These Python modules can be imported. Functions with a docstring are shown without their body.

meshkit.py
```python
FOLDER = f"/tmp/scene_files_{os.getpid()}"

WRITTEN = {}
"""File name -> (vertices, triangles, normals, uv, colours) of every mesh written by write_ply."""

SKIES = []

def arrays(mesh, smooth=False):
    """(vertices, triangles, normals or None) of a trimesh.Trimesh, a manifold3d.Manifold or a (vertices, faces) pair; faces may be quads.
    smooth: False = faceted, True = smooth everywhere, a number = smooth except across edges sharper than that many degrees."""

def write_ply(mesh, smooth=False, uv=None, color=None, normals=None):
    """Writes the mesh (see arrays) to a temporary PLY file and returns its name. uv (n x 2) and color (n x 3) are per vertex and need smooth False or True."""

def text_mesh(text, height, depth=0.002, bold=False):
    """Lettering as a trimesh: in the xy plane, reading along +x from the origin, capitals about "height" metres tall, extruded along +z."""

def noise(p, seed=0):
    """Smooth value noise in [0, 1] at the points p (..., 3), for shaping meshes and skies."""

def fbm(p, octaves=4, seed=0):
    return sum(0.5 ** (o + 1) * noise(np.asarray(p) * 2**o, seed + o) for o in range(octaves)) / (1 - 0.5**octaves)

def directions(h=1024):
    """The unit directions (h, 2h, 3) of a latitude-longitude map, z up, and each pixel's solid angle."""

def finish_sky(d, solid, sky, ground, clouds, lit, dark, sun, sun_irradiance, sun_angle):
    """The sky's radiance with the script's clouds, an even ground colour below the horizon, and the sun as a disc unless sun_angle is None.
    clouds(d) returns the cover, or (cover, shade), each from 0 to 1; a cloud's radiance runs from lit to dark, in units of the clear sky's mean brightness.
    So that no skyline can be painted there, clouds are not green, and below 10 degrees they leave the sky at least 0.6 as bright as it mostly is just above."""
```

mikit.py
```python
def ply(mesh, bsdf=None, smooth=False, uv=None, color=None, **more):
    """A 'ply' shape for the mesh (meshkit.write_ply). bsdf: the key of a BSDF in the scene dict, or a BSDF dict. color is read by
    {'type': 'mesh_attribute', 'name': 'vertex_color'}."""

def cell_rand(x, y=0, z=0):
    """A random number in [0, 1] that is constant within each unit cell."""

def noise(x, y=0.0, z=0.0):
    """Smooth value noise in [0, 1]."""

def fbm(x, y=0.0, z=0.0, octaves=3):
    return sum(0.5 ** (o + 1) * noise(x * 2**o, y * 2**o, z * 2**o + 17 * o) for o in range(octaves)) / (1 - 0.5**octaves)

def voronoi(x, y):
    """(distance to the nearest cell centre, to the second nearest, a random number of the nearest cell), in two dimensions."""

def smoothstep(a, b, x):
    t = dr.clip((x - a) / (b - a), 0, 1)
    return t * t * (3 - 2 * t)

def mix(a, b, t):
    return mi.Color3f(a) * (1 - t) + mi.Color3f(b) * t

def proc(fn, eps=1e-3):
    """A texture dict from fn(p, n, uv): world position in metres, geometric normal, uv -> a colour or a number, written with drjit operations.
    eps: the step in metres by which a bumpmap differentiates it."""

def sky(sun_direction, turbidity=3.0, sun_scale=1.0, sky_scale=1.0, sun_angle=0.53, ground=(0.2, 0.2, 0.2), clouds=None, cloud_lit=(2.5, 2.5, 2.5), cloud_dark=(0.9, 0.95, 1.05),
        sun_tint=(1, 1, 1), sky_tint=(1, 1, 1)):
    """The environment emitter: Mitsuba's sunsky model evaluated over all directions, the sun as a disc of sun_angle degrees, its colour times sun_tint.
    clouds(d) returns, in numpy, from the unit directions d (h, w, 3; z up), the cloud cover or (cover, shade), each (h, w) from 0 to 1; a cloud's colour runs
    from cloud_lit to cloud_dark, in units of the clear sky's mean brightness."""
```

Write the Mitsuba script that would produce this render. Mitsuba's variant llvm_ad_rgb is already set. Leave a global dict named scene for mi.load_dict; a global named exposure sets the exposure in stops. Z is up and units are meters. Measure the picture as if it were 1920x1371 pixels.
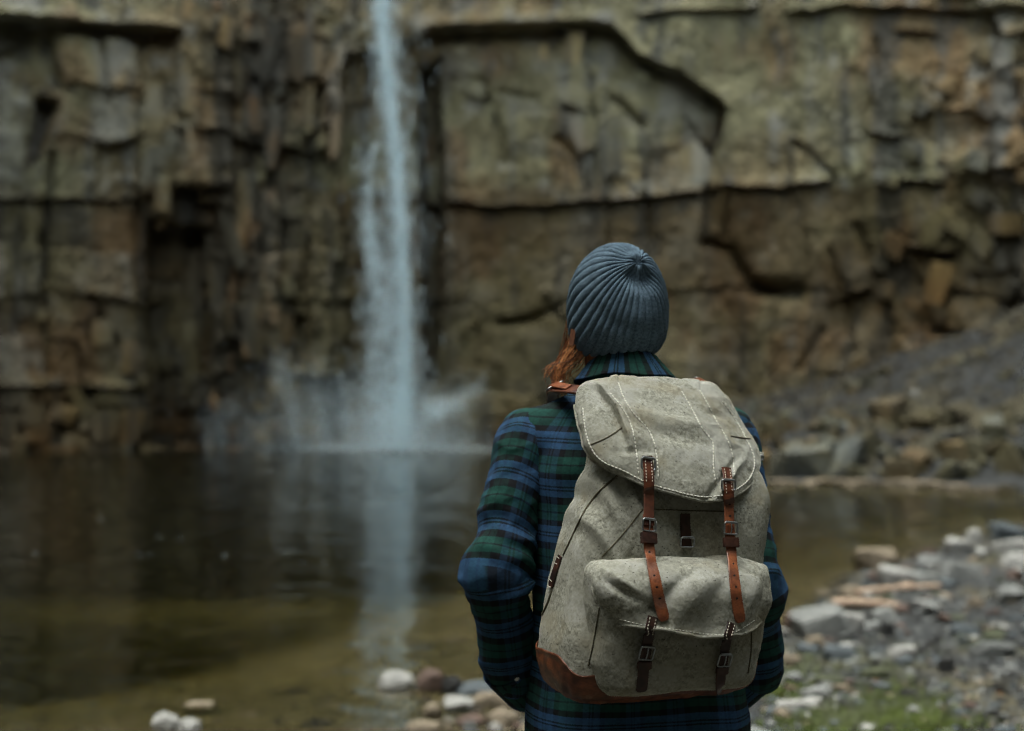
import math, numpy as np, trimesh, mitsuba as mi, mikit, meshkit, shapely
from scipy.interpolate import CubicSpline, RectBivariateSpline, PchipInterpolator, interp1d
from mikit import proc, ply, noise, fbm, voronoi, smoothstep, mix, cell_rand
import drjit as dr

# ------------------------------------------------------------------ camera, sky, exposure
ZC, FPX, PITCH = 1.7, 2667.0, math.radians(0.956)      # eye height over the pool, focal length of the 1920 px wide photo, upward tilt
exposure = 3.22
T = mi.ScalarTransform4f
CP, SP = math.cos(PITCH), math.sin(PITCH)
scene, labels = {}, {}
scene['camera'] = dict(type='thinlens', to_world=T().look_at([0, 0, ZC], [0, CP, ZC + SP], [0, 0, 1]),
                       fov=2 * math.degrees(math.atan(960 / FPX)), fov_axis='x', near_clip=0.05, far_clip=400.0,
                       aperture_radius=0.0102, focus_distance=2.55)
scene['sky'] = mikit.sky((-0.17, -0.08, 0.98), turbidity=4, sun_scale=0.3, sun_angle=34, sun_tint=(.88, 1.0, 1.12), clouds=lambda d: 1.0,
                         cloud_lit=(2.15, 2.45, 2.65), cloud_dark=(1.5, 1.8, 2.0), ground=(0.1, 0.1, 0.08))

# ------------------------------------------------------------------ helpers
def ray(px, py):
    """direction of the sight line through a pixel of the photo"""
    a, b = (np.asarray(px, float) - 960) / FPX, (685.5 - np.asarray(py, float)) / FPX
    return np.stack(np.broadcast_arrays(a, CP - b * SP, SP + b * CP), -1)
def P(px, py, Y):
    """the point of that sight line at the distance Y"""
    d = ray(px, py)
    return np.array([0, 0, ZC]) + d * (np.asarray(Y, float) / d[..., 1])[..., None]

def put(key, mesh, bsdf, label=None, cat=None, group=None, kind=None, smooth=False, **kw):
    if key in scene:
        n = 1
        while f'{key}_{n:03d}' in scene: n += 1
        key = f'{key}_{n:03d}'
    scene[key] = ply(mesh, bsdf, smooth, **kw)
    e = {k: v for k, v in (('label', label), ('category', cat), ('group', group), ('kind', kind)) if v}
    if e: labels[key] = e
    return key
def tag(key, label, cat=None, group=None, kind=None):
    labels[key] = {k: v for k, v in (('label', label), ('category', cat), ('group', group), ('kind', kind)) if v}
def new_key(key):
    taken = {k.split('__')[0] for k in scene}
    if key not in taken: return key
    n = 1
    while f'{key}_{n:03d}' in taken: n += 1
    return f'{key}_{n:03d}'
def cat(ms):
    ms = [m for m in ms if m is not None]
    vs, fs, k = [], [], 0
    for m in ms:
        v, f = (m.vertices, m.faces) if hasattr(m, 'vertices') else m
        vs.append(v); fs.append(np.asarray(f) + k); k += len(v)
    return trimesh.Trimesh(np.vstack(vs), np.vstack(fs), process=False)
def sstep(a, b, x):
    t = np.clip((x - a) / (b - a), 0, 1)
    return t * t * (3 - 2 * t)
def nfbm(x, y=0., z=0., octaves=4, seed=0):
    return meshkit.fbm(np.stack(np.broadcast_arrays(np.asarray(x, float), y, z), -1), octaves, seed)
def grid_mesh(Pts, flip=False, wrap=False):
    n, m = Pts.shape[:2]
    idx = np.arange(n * m).reshape(n, m)
    if wrap: idx = np.hstack([idx, idx[:, :1]])
    a, b, c, d = idx[:-1, :-1].ravel(), idx[1:, :-1].ravel(), idx[1:, 1:].ravel(), idx[:-1, 1:].ravel()
    f = np.vstack([np.stack([a, b, c], 1), np.stack([a, c, d], 1)])
    if flip: f = f[:, ::-1]
    return trimesh.Trimesh(Pts.reshape(-1, 3), f, process=False)
def tube(pts, r, sides=6, caps=True):
    p = np.asarray(pts, float); r = np.broadcast_to(np.asarray(r, float), (len(p),))
    t = np.gradient(p, axis=0); t /= np.linalg.norm(t, axis=1, keepdims=True) + 1e-12
    ref = np.array([0, 0, 1.]) if abs(t[:, 2]).mean() < .8 else np.array([1., 0, 0])
    a = np.cross(t, ref); a /= np.linalg.norm(a, axis=1, keepdims=True) + 1e-12
    b = np.cross(t, a); an = np.arange(sides) * 2 * np.pi / sides
    v = p[:, None] + r[:, None, None] * (np.cos(an)[None, :, None] * a[:, None] + np.sin(an)[None, :, None] * b[:, None])
    m = grid_mesh(v, wrap=True)
    if not caps: return m
    n = len(p) * sides
    V = np.vstack([m.vertices, p[:1], p[-1:]])
    k = np.arange(sides); k2 = (k + 1) % sides
    f = np.vstack([m.faces, np.stack([k2, k, k * 0 + n], 1)[:, ::-1], np.stack([k + n - sides, k2 + n - sides, k * 0 + n + 1], 1)[:, ::-1]])
    f[:len(m.faces)] = m.faces
    return trimesh.Trimesh(V, f, process=False)
def spline(pts, n, k=3):
    p = np.asarray(pts, float)
    s = np.r_[0, np.cumsum(np.linalg.norm(np.diff(p, axis=0), axis=1))]
    c = CubicSpline(s, p, bc_type='natural') if len(p) > 2 and k == 3 else interp1d(s, p, axis=0)
    return c(np.linspace(0, s[-1], n))
def seg_dist(x, y, line):
    """distance from points to a polyline"""
    d = np.full(np.shape(x), 1e9)
    for (ax, ay), (bx, by) in zip(line[:-1], line[1:]):
        ex, ey = bx - ax, by - ay
        t = np.clip(((x - ax) * ex + (y - ay) * ey) / (ex * ex + ey * ey + 1e-12), 0, 1)
        d = np.minimum(d, np.hypot(x - ax - t * ex, y - ay - t * ey))
    return d
def hull_rock(rng, size, n=26, flat=0.6, power=0.55):
    """an angular stone: the hull of points on a squared-off ellipsoid, with its lower side kept broad"""
    d = rng.normal(size=(n, 3)); d /= np.linalg.norm(d, axis=1, keepdims=True)
    q = np.sign(d) * np.abs(d) ** power * rng.uniform(.82, 1.05, (n, 1))
    q = q / np.abs(q).max(0) * np.asarray(size) / 2
    h = trimesh.convex.convex_hull(q)
    return trimesh.Trimesh(h.vertices, h.faces, process=False)
def rock_block(rng, size, jit=.16):
    """a block split along joints: six flat faces, none quite square, with two corners knocked off"""
    q = np.array([(x, y, z) for x in (-1, 1) for y in (-1, 1) for z in (-1, 1)]) / 2 * (1 + rng.uniform(-jit * 1.6, jit, (8, 3)))
    for k in rng.choice(8, 2, replace=False):
        c = q[k]; o = [c * np.array(s) for s in ((rng.uniform(.3, .8), 1, 1), (1, rng.uniform(.3, .8), 1), (1, 1, rng.uniform(.3, .8)))]; q = np.vstack([q, o]); q[k] = np.mean(o, 0)
    h = trimesh.convex.convex_hull(q * np.asarray(size)); return trimesh.Trimesh(h.vertices, h.faces, process=False)
def rot_z(m, a, tilt=(0, 0)):
    R = trimesh.transformations.euler_matrix(tilt[0], tilt[1], a)
    return trimesh.Trimesh(m.vertices @ R[:3, :3].T, m.faces, process=False)
def moved(m, p): return trimesh.Trimesh(m.vertices + np.asarray(p), m.faces, process=False)

def surface_net(f, lo, hi, h):
    """the zero surface of a distance function as a mesh"""
    n = [int(np.ceil((b - a) / h)) + 1 for a, b in zip(lo, hi)]
    ax = [lo[i] + h * np.arange(n[i]) for i in range(3)]
    D = np.concatenate([f(*np.meshgrid(ax[0][i:i + 24], ax[1], ax[2], indexing='ij')) for i in range(0, n[0], 24)])
    S = D < 0
    cor = [(i, j, k) for i in (0, 1) for j in (0, 1) for k in (0, 1)]
    sl = lambda A, c: A[c[0]:A.shape[0] - 1 + c[0], c[1]:A.shape[1] - 1 + c[1], c[2]:A.shape[2] - 1 + c[2]]
    cnt = sum(sl(S, c).astype(np.int8) for c in cor)
    cells = np.argwhere((cnt > 0) & (cnt < 8))
    at = np.full(np.array(D.shape) - 1, -1); at[tuple(cells.T)] = np.arange(len(cells))
    acc, num = np.zeros((len(cells), 3)), np.zeros(len(cells))
    for a in cor:
        for ax_ in range(3):
            if a[ax_]: continue
            b = list(a); b[ax_] = 1
            da, db = D[tuple((cells + a).T)], D[tuple((cells + b).T)]
            on = (da < 0) != (db < 0)
            t = np.where(on, da / np.where(on, da - db, 1), 0)
            q = np.repeat(np.array([a], float), len(cells), 0); q[:, ax_] += t
            acc[on] += q[on]; num[on] += 1
    V = (cells + acc / num[:, None]) * h + np.array(lo)
    F = []
    for ax_ in range(3):
        o1, o2 = [(1, 2), (2, 0), (0, 1)][ax_]
        A, B = np.take(S, range(S.shape[ax_] - 1), ax_), np.take(S, range(1, S.shape[ax_]), ax_)
        e = np.argwhere(A != B)
        e = e[(e[:, o1] > 0) & (e[:, o2] > 0) & (e[:, o1] < D.shape[o1] - 1) & (e[:, o2] < D.shape[o2] - 1)]
        u, v = np.zeros(3, int), np.zeros(3, int); u[o1] = 1; v[o2] = 1
        q = np.stack([at[tuple((e - u - v).T)], at[tuple((e - v).T)], at[tuple(e.T)], at[tuple((e - u).T)]], 1)
        inside = S[tuple(e.T)]
        q[~inside] = q[~inside][:, ::-1]
        F.append(q)
    q = np.vstack(F)
    return trimesh.Trimesh(V, np.vstack([q[:, [0, 1, 2]], q[:, [0, 2, 3]]]), process=False)
def smin(a, b, k):
    h = np.clip(.5 + .5 * (b - a) / k, 0, 1)
    return b + (a - b) * h - k * h * (1 - h)
def cone(X, Y, Z, a, b, ra, rb):
    """distance to a tapered limb from a to b"""
    a, b = np.asarray(a, float), np.asarray(b, float); e = b - a
    t = np.clip(((X - a[0]) * e[0] + (Y - a[1]) * e[1] + (Z - a[2]) * e[2]) / (e @ e), 0, 1)
    return np.sqrt((X - a[0] - t * e[0]) ** 2 + (Y - a[1] - t * e[1]) ** 2 + (Z - a[2] - t * e[2]) ** 2) - (ra + (rb - ra) * t)
def ellipsoid(X, Y, Z, c, r):
    q = np.sqrt(((X - c[0]) / r[0]) ** 2 + ((Y - c[1]) / r[1]) ** 2 + ((Z - c[2]) / r[2]) ** 2)
    return (q - 1) * min(r)

# ------------------------------------------------------------------ materials
def principled(col, rough=.8, **kw):
    c = col if isinstance(col, dict) else {'type': 'rgb', 'value': list(col)}
    return dict(type='twosided', bsdf=dict(type='principled', base_color=c, roughness=rough, **{'specular': .3, **kw}))
def bumped(inner, fn, scale, eps=1e-3):
    return dict(type='twosided', bsdf=dict(type='bumpmap', arbitrary=proc(fn, eps), scale=scale, bsdf=inner['bsdf']))
def lin(r, g, b):
    return tuple(((c / 255 + .055) / 1.055) ** 2.4 if c > 10 else c / 255 / 12.92 for c in (r, g, b))
# rock of the gorge wall: olive sandstone and shale with ochre, grey beds and dark mineral streaks
def rock_fn(tint, dark):
    def fn(p, n, uv):
        warp = fbm(p.x * .9, p.y * .9, p.z * .9) - .5
        big = fbm(p.x * .22 + 3, p.z * .30 + warp * .4, p.y * .22, 3)
        med = fbm(p.x * 1.3 + warp, p.z * 1.7, p.y * 1.3, 4)
        bed = noise(p.x * .12, p.z * 2.3 + warp * 2.2, 5)
        streak = fbm(p.x * 2.6 + warp * .5, p.z * .13, p.y * 2.6, 4); brush = fbm(p.x * 7 + warp, p.z * .35, p.y * 7, 3)
        fine = fbm(p.x * 11, p.z * 11, p.y * 11, 3)
        c = mix((.240, .222, .125), (.225, .178, .095), smoothstep(.40, .62, big))
        c = mix(c, (.275, .262, .205), smoothstep(.52, .70, med) * .6)
        c = mix(c, (.225, .140, .064), smoothstep(.54, .70, fbm(p.x * .6 + 40, p.z * .35, p.y * .6, 4)) * .7)
        c = mix(c, (.085, .088, .08), smoothstep(.50, .66, streak) * .75)
        c = c * mi.Color3f(.90 + .14 * bed) * (.74 + .5 * fine) * (.58 + .84 * brush)
        c = mix(c, (.36, .35, .31), smoothstep(.68, .74, fbm(p.x * 1.9 + 9, p.z * 1.2, p.y * 1.9 + 7, 3)) * .55)
        c = mix(c, (.33, .325, .29), smoothstep(.57, .70, fbm(p.x * 1.5 + 80 + warp * .5, p.z * .11, p.y * 1.5, 4)) * .5)
        # browner bed below the long ledge, painted darker still to stand in for shade
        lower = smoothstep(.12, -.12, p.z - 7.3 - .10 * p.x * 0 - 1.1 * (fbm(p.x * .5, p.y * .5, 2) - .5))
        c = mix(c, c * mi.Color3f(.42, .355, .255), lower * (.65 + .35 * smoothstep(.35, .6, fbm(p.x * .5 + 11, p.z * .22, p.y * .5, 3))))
        # black algae and seep stains hang where water runs down, thickest either side of the fall
        wet = smoothstep(2.6, .6, dr.abs(p.x + 7.6) + 1.6 * (warp + .0)) + smoothstep(1.1, .2, dr.abs(p.x + 2.2)) * .8
        seep = smoothstep(.60, .44, fbm(p.x * 1.7 + 30 + warp * .6, p.z * .22, p.y * 1.7, 4))
        c = mix(c, (.050, .044, .030), dr.clip(wet, 0, 1) * seep * .85)
        c = mix(c, (.20, .115, .05), dr.clip(wet, 0, 1) * smoothstep(.60, .72, fbm(p.x * 2.4 + 60, p.z * .8, p.y * 2.4, 3)) * .6)
        return c * mi.Color3f(*tint) * (.84 * dark)
    return fn
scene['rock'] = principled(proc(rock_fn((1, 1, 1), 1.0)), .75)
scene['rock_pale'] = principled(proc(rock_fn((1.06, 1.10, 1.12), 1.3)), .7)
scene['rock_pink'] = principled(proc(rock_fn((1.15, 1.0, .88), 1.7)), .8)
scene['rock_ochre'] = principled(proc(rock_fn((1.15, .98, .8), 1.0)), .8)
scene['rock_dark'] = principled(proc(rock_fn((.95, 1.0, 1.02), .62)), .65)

# ------------------------------------------------------------------ the gorge wall
PLAN = np.array([(-24, -12), (-23.5, 4), (-21.5, 20), (-18, 32), (-13, 38.4), (-7, 40.3), (0, 41.3), (5, 40.6), (10, 38.8), (14.5, 34.5), (19, 26), (22, 12), (23, -4), (23, -14)], float)
_s = np.r_[0, np.cumsum(np.linalg.norm(np.diff(PLAN, axis=0), axis=1))]
_dense = CubicSpline(_s, PLAN)(np.linspace(0, _s[-1], 4000))
_du = np.r_[0, np.cumsum(np.linalg.norm(np.diff(_dense, axis=0), axis=1))]
U0 = np.interp(0, _dense[1200:2800, 0], _du[1200:2800])           # arc length where the wall crosses x = 0
plan = interp1d(_du - U0, _dense, axis=0)
_az = np.arctan2(_dense[:, 0], _dense[:, 1]); _vis = (np.abs(_az) < .6) & (_dense[:, 1] > 5)
def on_wall(px, py):
    """traced point -> (arc length, height) on the wall, in metres"""
    d = ray(px, py)
    u = np.interp(np.arctan2(d[..., 0], d[..., 1]), _az[_vis], (_du - U0)[_vis])
    xy = plan(u)
    return np.stack([u, ZC + d[..., 2] * xy[..., 1] / d[..., 1]], -1)
def wall_line(*pts): return on_wall(*np.array(pts, float).T)
def wall_poly(*pts): return shapely.Polygon(wall_line(*pts))

def blocks(U, Z, seed, hz, wu, amp, joint=.05, warp=.25):
    """jointed beds: courses of uneven height, each broken into uneven blocks that stand proud or back"""
    rng = np.random.default_rng(seed)
    z = Z + warp * (nfbm(U * .35, Z * .35, seed) - .5) * 2 + .12 * hz * (nfbm(U * 1.7, Z * 1.7, seed + 3) - .5)
    zb = -3 + np.cumsum(rng.uniform(.5, 1.6, 400) * hz)
    k = np.searchsorted(zb, z); out = np.zeros_like(U)
    dz = np.minimum(np.abs(z - zb[np.clip(k, 0, 399)]), np.abs(z - zb[np.clip(k - 1, 0, 399)]))
    u = U + .18 * wu * (nfbm(U * 1.1, Z * .9, seed + 9) - .5) * 2
    for kk in np.unique(k):
        on = k == kk
        ub = -80 + np.cumsum(rng.uniform(.4, 1.7, 600) * wu); off = rng.normal(0, 1, 601) + rng.normal() * .6
        tilt = rng.normal(0, .5, (601, 2))
        j = np.searchsorted(ub, u[on])
        du = np.minimum(np.abs(u[on] - ub[np.clip(j, 0, 599)]), np.abs(u[on] - ub[np.clip(j - 1, 0, 599)]))
        fu = (u[on] - ub[np.clip(j - 1, 0, 599)]) / wu - .5; fz = (z[on] - zb[max(kk - 1, 0)]) / hz - .5
        edge = np.minimum(du, dz[on])
        op = rng.uniform(-.9, 1, 601).clip(0); out[on] = amp * (off[j] * .55 + tilt[j, 0] * fu * .9 + tilt[j, 1] * fz * .9) - op[j] * np.minimum(amp, .2) * np.exp(-(edge / joint) ** 2)
    return out

OVERHANG = [(798, 56), (850, 50), (900, 48), (1000, 42), (1100, 38), (1145, 44), (1170, 66), (1195, 98), (1235, 118), (1275, 130), (1310, 155), (1350, 182), (1363, 200), (1358, 235), (1338, 292)]
def wall_relief(U, Z):
    c = lambda px, py: on_wall(px, py)
    ul, ur, uf0, uf1 = c(250, 400)[0], c(650, 400)[0], c(612, 400)[0], c(800, 400)[0]
    left = 1 - sstep(ur - .6, ur + 1.0, U)
    broken = sstep(ul - .8, ul + 1.5, U) * left
    right = sstep(c(1560, 500)[0], c(1850, 500)[0], U - (Z - 5) * .25)
    h = .9 * (nfbm(U * .16, Z * .14, 1) - .5) + .5 * (nfbm(U * .6, Z * .5, 2) - .5)
    face = (1 - left) * (1 - right)
    h += left * (blocks(U, Z, 11, 2.1, 1.5, .30, .06, .5) * (1 - .4 * broken) + blocks(U, Z, 12, .9, .8, .04, .03))
    h += broken * (blocks(U, Z, 13, 3.6, .80, .32) + blocks(U, Z, 16, 1.5, .40, .12, .03))
    h += face * (blocks(U, Z, 14, 3.2, 3.6, .12, .04, .5) + blocks(U, Z, 15, 1.3, 1.9, .035, .03))
    h += right * (blocks(U + .6 * Z, Z, 17, 1.3, 1.9, .34, .06, .7) + blocks(U, Z, 18, .5, .8, .09, .03))
    r = nfbm(U * 1.6, Z * 1.6, 5, 5)
    h += .24 * (np.abs(r - .5) * 2 - .2) * (.35 + .5 * broken + .25 * left + .5 * right) + .10 * (nfbm(U * 5, Z * 5, 6) - .5)
    # the bay under the overhang arc
    arc = wall_line(*OVERHANG)
    bay = shapely.contains_xy(wall_poly(*OVERHANG, (1330, 350), (1250, 420), (800, 420)), U, Z)
    d = seg_dist(U, Z, arc)
    h += np.where(bay, -.75 * np.exp(-d / .55) - .35 * np.exp(-d / 1.8), .28 * np.exp(-d / .5))
    # ledges: the bed above stands out over the one below
    def ledge(pts, a, fall, lip=.5):
        L = wall_line(*pts); zl = np.interp(U, L[:, 0], L[:, 1]); w = sstep(L[0, 0] - .3, L[0, 0] + .3, U) * (1 - sstep(L[-1, 0] - .3, L[-1, 0] + .3, U))
        zl = zl + .16 * (nfbm(U * 1.5, 3., 7) - .5)
        dz = Z - zl
        return w * np.where(dz > 0, lip * a * np.exp(-dz / .25), -a * np.exp(dz / fall))
    h += ledge([(-80, 28), (60, 38), (200, 46), (330, 62)], .8, .7, .9)
    h += ledge([(-60, 96), (10, 90), (45, 70)], .4, .3)
    h += ledge([(800, 372), (900, 384), (960, 382), (1040, 376), (1200, 368), (1290, 362), (1345, 352)], .38, .35)
    h += ledge([(1360, 345), (1450, 350), (1560, 332)], .40, .25)
    h += ledge([(1200, 28), (1290, 22), (1420, 10)], .3, .3)
    h += ledge([(1480, 22), (1580, 8), (1720, 12), (1950, 12)], .35, .4)
    h += ledge([(-50, 726), (120, 722), (262, 730)], .55, .35)
    h += ledge([(-40, 372), (100, 370), (255, 372)], .22, .25)
    h += ledge([(1630, 246), (1700, 252)], .4, .2) + ledge([(1680, 334), (1760, 338)], .4, .22) + ledge([(1680, 54), (1745, 56)], .35, .25)
    h += ledge([(1700, 460), (1790, 470)], .5, .3) + ledge([(1690, 655), (1740, 660)], .6, .3) + ledge([(1560, 560), (1620, 540)], .35, .4)
    # open joints and cracks
    for pts, w, dep in [([(1318, 452), (1368, 466), (1385, 500), (1405, 530), (1440, 545)], .13, .45), ([(1415, 540), (1490, 546)], .24, .7), ([(1140, 372), (1138, 460)], .07, .22), ([(1213, 368), (1216, 440)], .10, .3), ([(1322, 356), (1320, 462)], .09, .35),
                        ([(1362, 366), (1358, 440)], .07, .25), ([(940, 606), (1000, 598), (1050, 572)], .13, .4), ([(1020, 560), (1050, 600)], .08, .3), ([(1150, 180), (1200, 230)], .12, .35), ([(1060, 195), (1100, 205), (1112, 230)], .10, .3), ([(1045, 255), (1080, 290), (1095, 350)], .11, .3),
                        ([(935, 165), (1000, 178)], .07, .2), ([(905, 150), (915, 190), (940, 250), (945, 300)], .13, .3), ([(1280, 215), (1330, 290)], .08, .25), ([(1638, 70), (1642, 140), (1628, 200)], .07, .25), ([(1490, 270), (1520, 290), (1560, 330)], .10, .3), ([(1600, 420), (1640, 520)], .1, .25),
                        ([(1500, 690), (1540, 620)], .12, .2), ([(1555, 470), (1600, 660)], .09, .2), ([(100, 290), (95, 420), (88, 520)], .10, .4), ([(190, 70), (205, 190)], .07, .25), ([(88, 440), (92, 700)], .1, .3), ([(170, 560), (215, 640)], .1, .3), ([(262, 380), (268, 830)], .14, .4)]:
        d = seg_dist(U, Z, wall_line(*pts))
        h -= dep * np.exp(-(d / w) ** 2)
    # notches
    for pts, dep in [([(62, 180), (116, 180), (112, 205), (96, 240), (84, 300), (62, 332), (50, 290)], .95), ([(358, 378), (414, 378), (418, 470), (352, 470)], .7), ([(566, 150), (616, 148), (612, 210), (590, 300), (566, 300)], .6),
                     ([(275, 400), (400, 420), (405, 560), (395, 850), (280, 850), (268, 600)], 1.5), ([(540, 590), (580, 590), (575, 690), (545, 700)], .5), ([(640, 100), (800, 60), (808, 850), (600, 850), (630, 400)], .55), ([(786, 120), (832, 90), (838, 420), (826, 720), (792, 740)], 1.3)]:
        poly = wall_poly(*pts); shapely.prepare(poly)
        jit = .18 * (nfbm(U * 2.2, Z * 2.2, 21) - .5), .18 * (nfbm(U * 2.2, Z * 2.2, 22) - .5)
        ins = shapely.contains_xy(poly, U + jit[0], Z + jit[1])
        d = seg_dist(U + jit[0], Z + jit[1], np.array(poly.exterior.coords))
        h -= np.where(ins, dep * sstep(0, .14, d), 0)
    # the upper wall leans back beyond the frame, its foot spreads
    return h - .05 * np.clip(Z - 13, 0, 20) + .5 * np.exp(-np.maximum(Z, 0) / .8) * left

gu = np.concatenate([np.arange(-62, -18, .8), np.arange(-18, 17, .05), np.arange(17, 62, .8)])
gu = gu[(gu > (_du - U0)[0] + .1) & (gu < (_du - U0)[-1] - .1)]
gz = np.concatenate([np.arange(-1.5, 14.2, .05), np.arange(14.2, 20, .4), np.arange(20, 35, 1.0), np.arange(35, 56, 2.5)])
UU, ZZ = np.meshgrid(gu, gz, indexing='ij')
_xy = plan(UU); _t = plan(np.clip(UU + .01, None, (_du - U0)[-1])) - _xy; _t /= np.linalg.norm(_t, axis=-1, keepdims=True)
_n = np.stack([_t[..., 1], -_t[..., 0]], -1)                        # towards the pool
RELIEF = wall_relief(UU, ZZ)
wallp = np.concatenate([_xy + _n * RELIEF[..., None], ZZ[..., None]], -1)
wallp[..., 2] = np.where(ZZ > 20, 20 + (ZZ - 20) * .95 + .20 * np.exp(-(UU / 30) ** 4), ZZ)
rim = wallp[:, -1:].copy(); rim[..., :2] -= _n[:, -1:] * 14; rim[..., 2] += 3
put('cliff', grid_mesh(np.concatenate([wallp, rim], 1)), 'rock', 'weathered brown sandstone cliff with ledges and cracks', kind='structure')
relief_at = RectBivariateSpline(gu, gz, RELIEF, kx=1, ky=1)
def wall_point(px, py, out=0.):
    u, z = on_wall(px, py); xy = plan(u); t = plan(u + .01) - xy; t /= np.linalg.norm(t); n = np.array([t[1], -t[0]])
    return np.r_[xy + n * (relief_at(u, z)[0, 0] + out), z], np.r_[n, 0], np.r_[t, 0]
def slab(px, py, w, h, mat, rng, dep=.35, out=0., roll=0., label=None):
    """a block of rock bedded in the wall: w, h in pixels of the photo"""
    p, n, t = wall_point(px, py, out); k = p[1] / FPX
    m = rock_block(rng, (w * k, dep, h * k))
    R = trimesh.transformations.rotation_matrix(roll, [0, 1, 0])[:3, :3]; q = m.vertices @ R.T
    v = p + q[:, :1] * t - q[:, 1:2] * n + q[:, 2:] * [0, 0, 1]
    return put('cliff__rock_slab', trimesh.Trimesh(v, m.faces, process=False), mat, label)
rng = np.random.default_rng(5)
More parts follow.
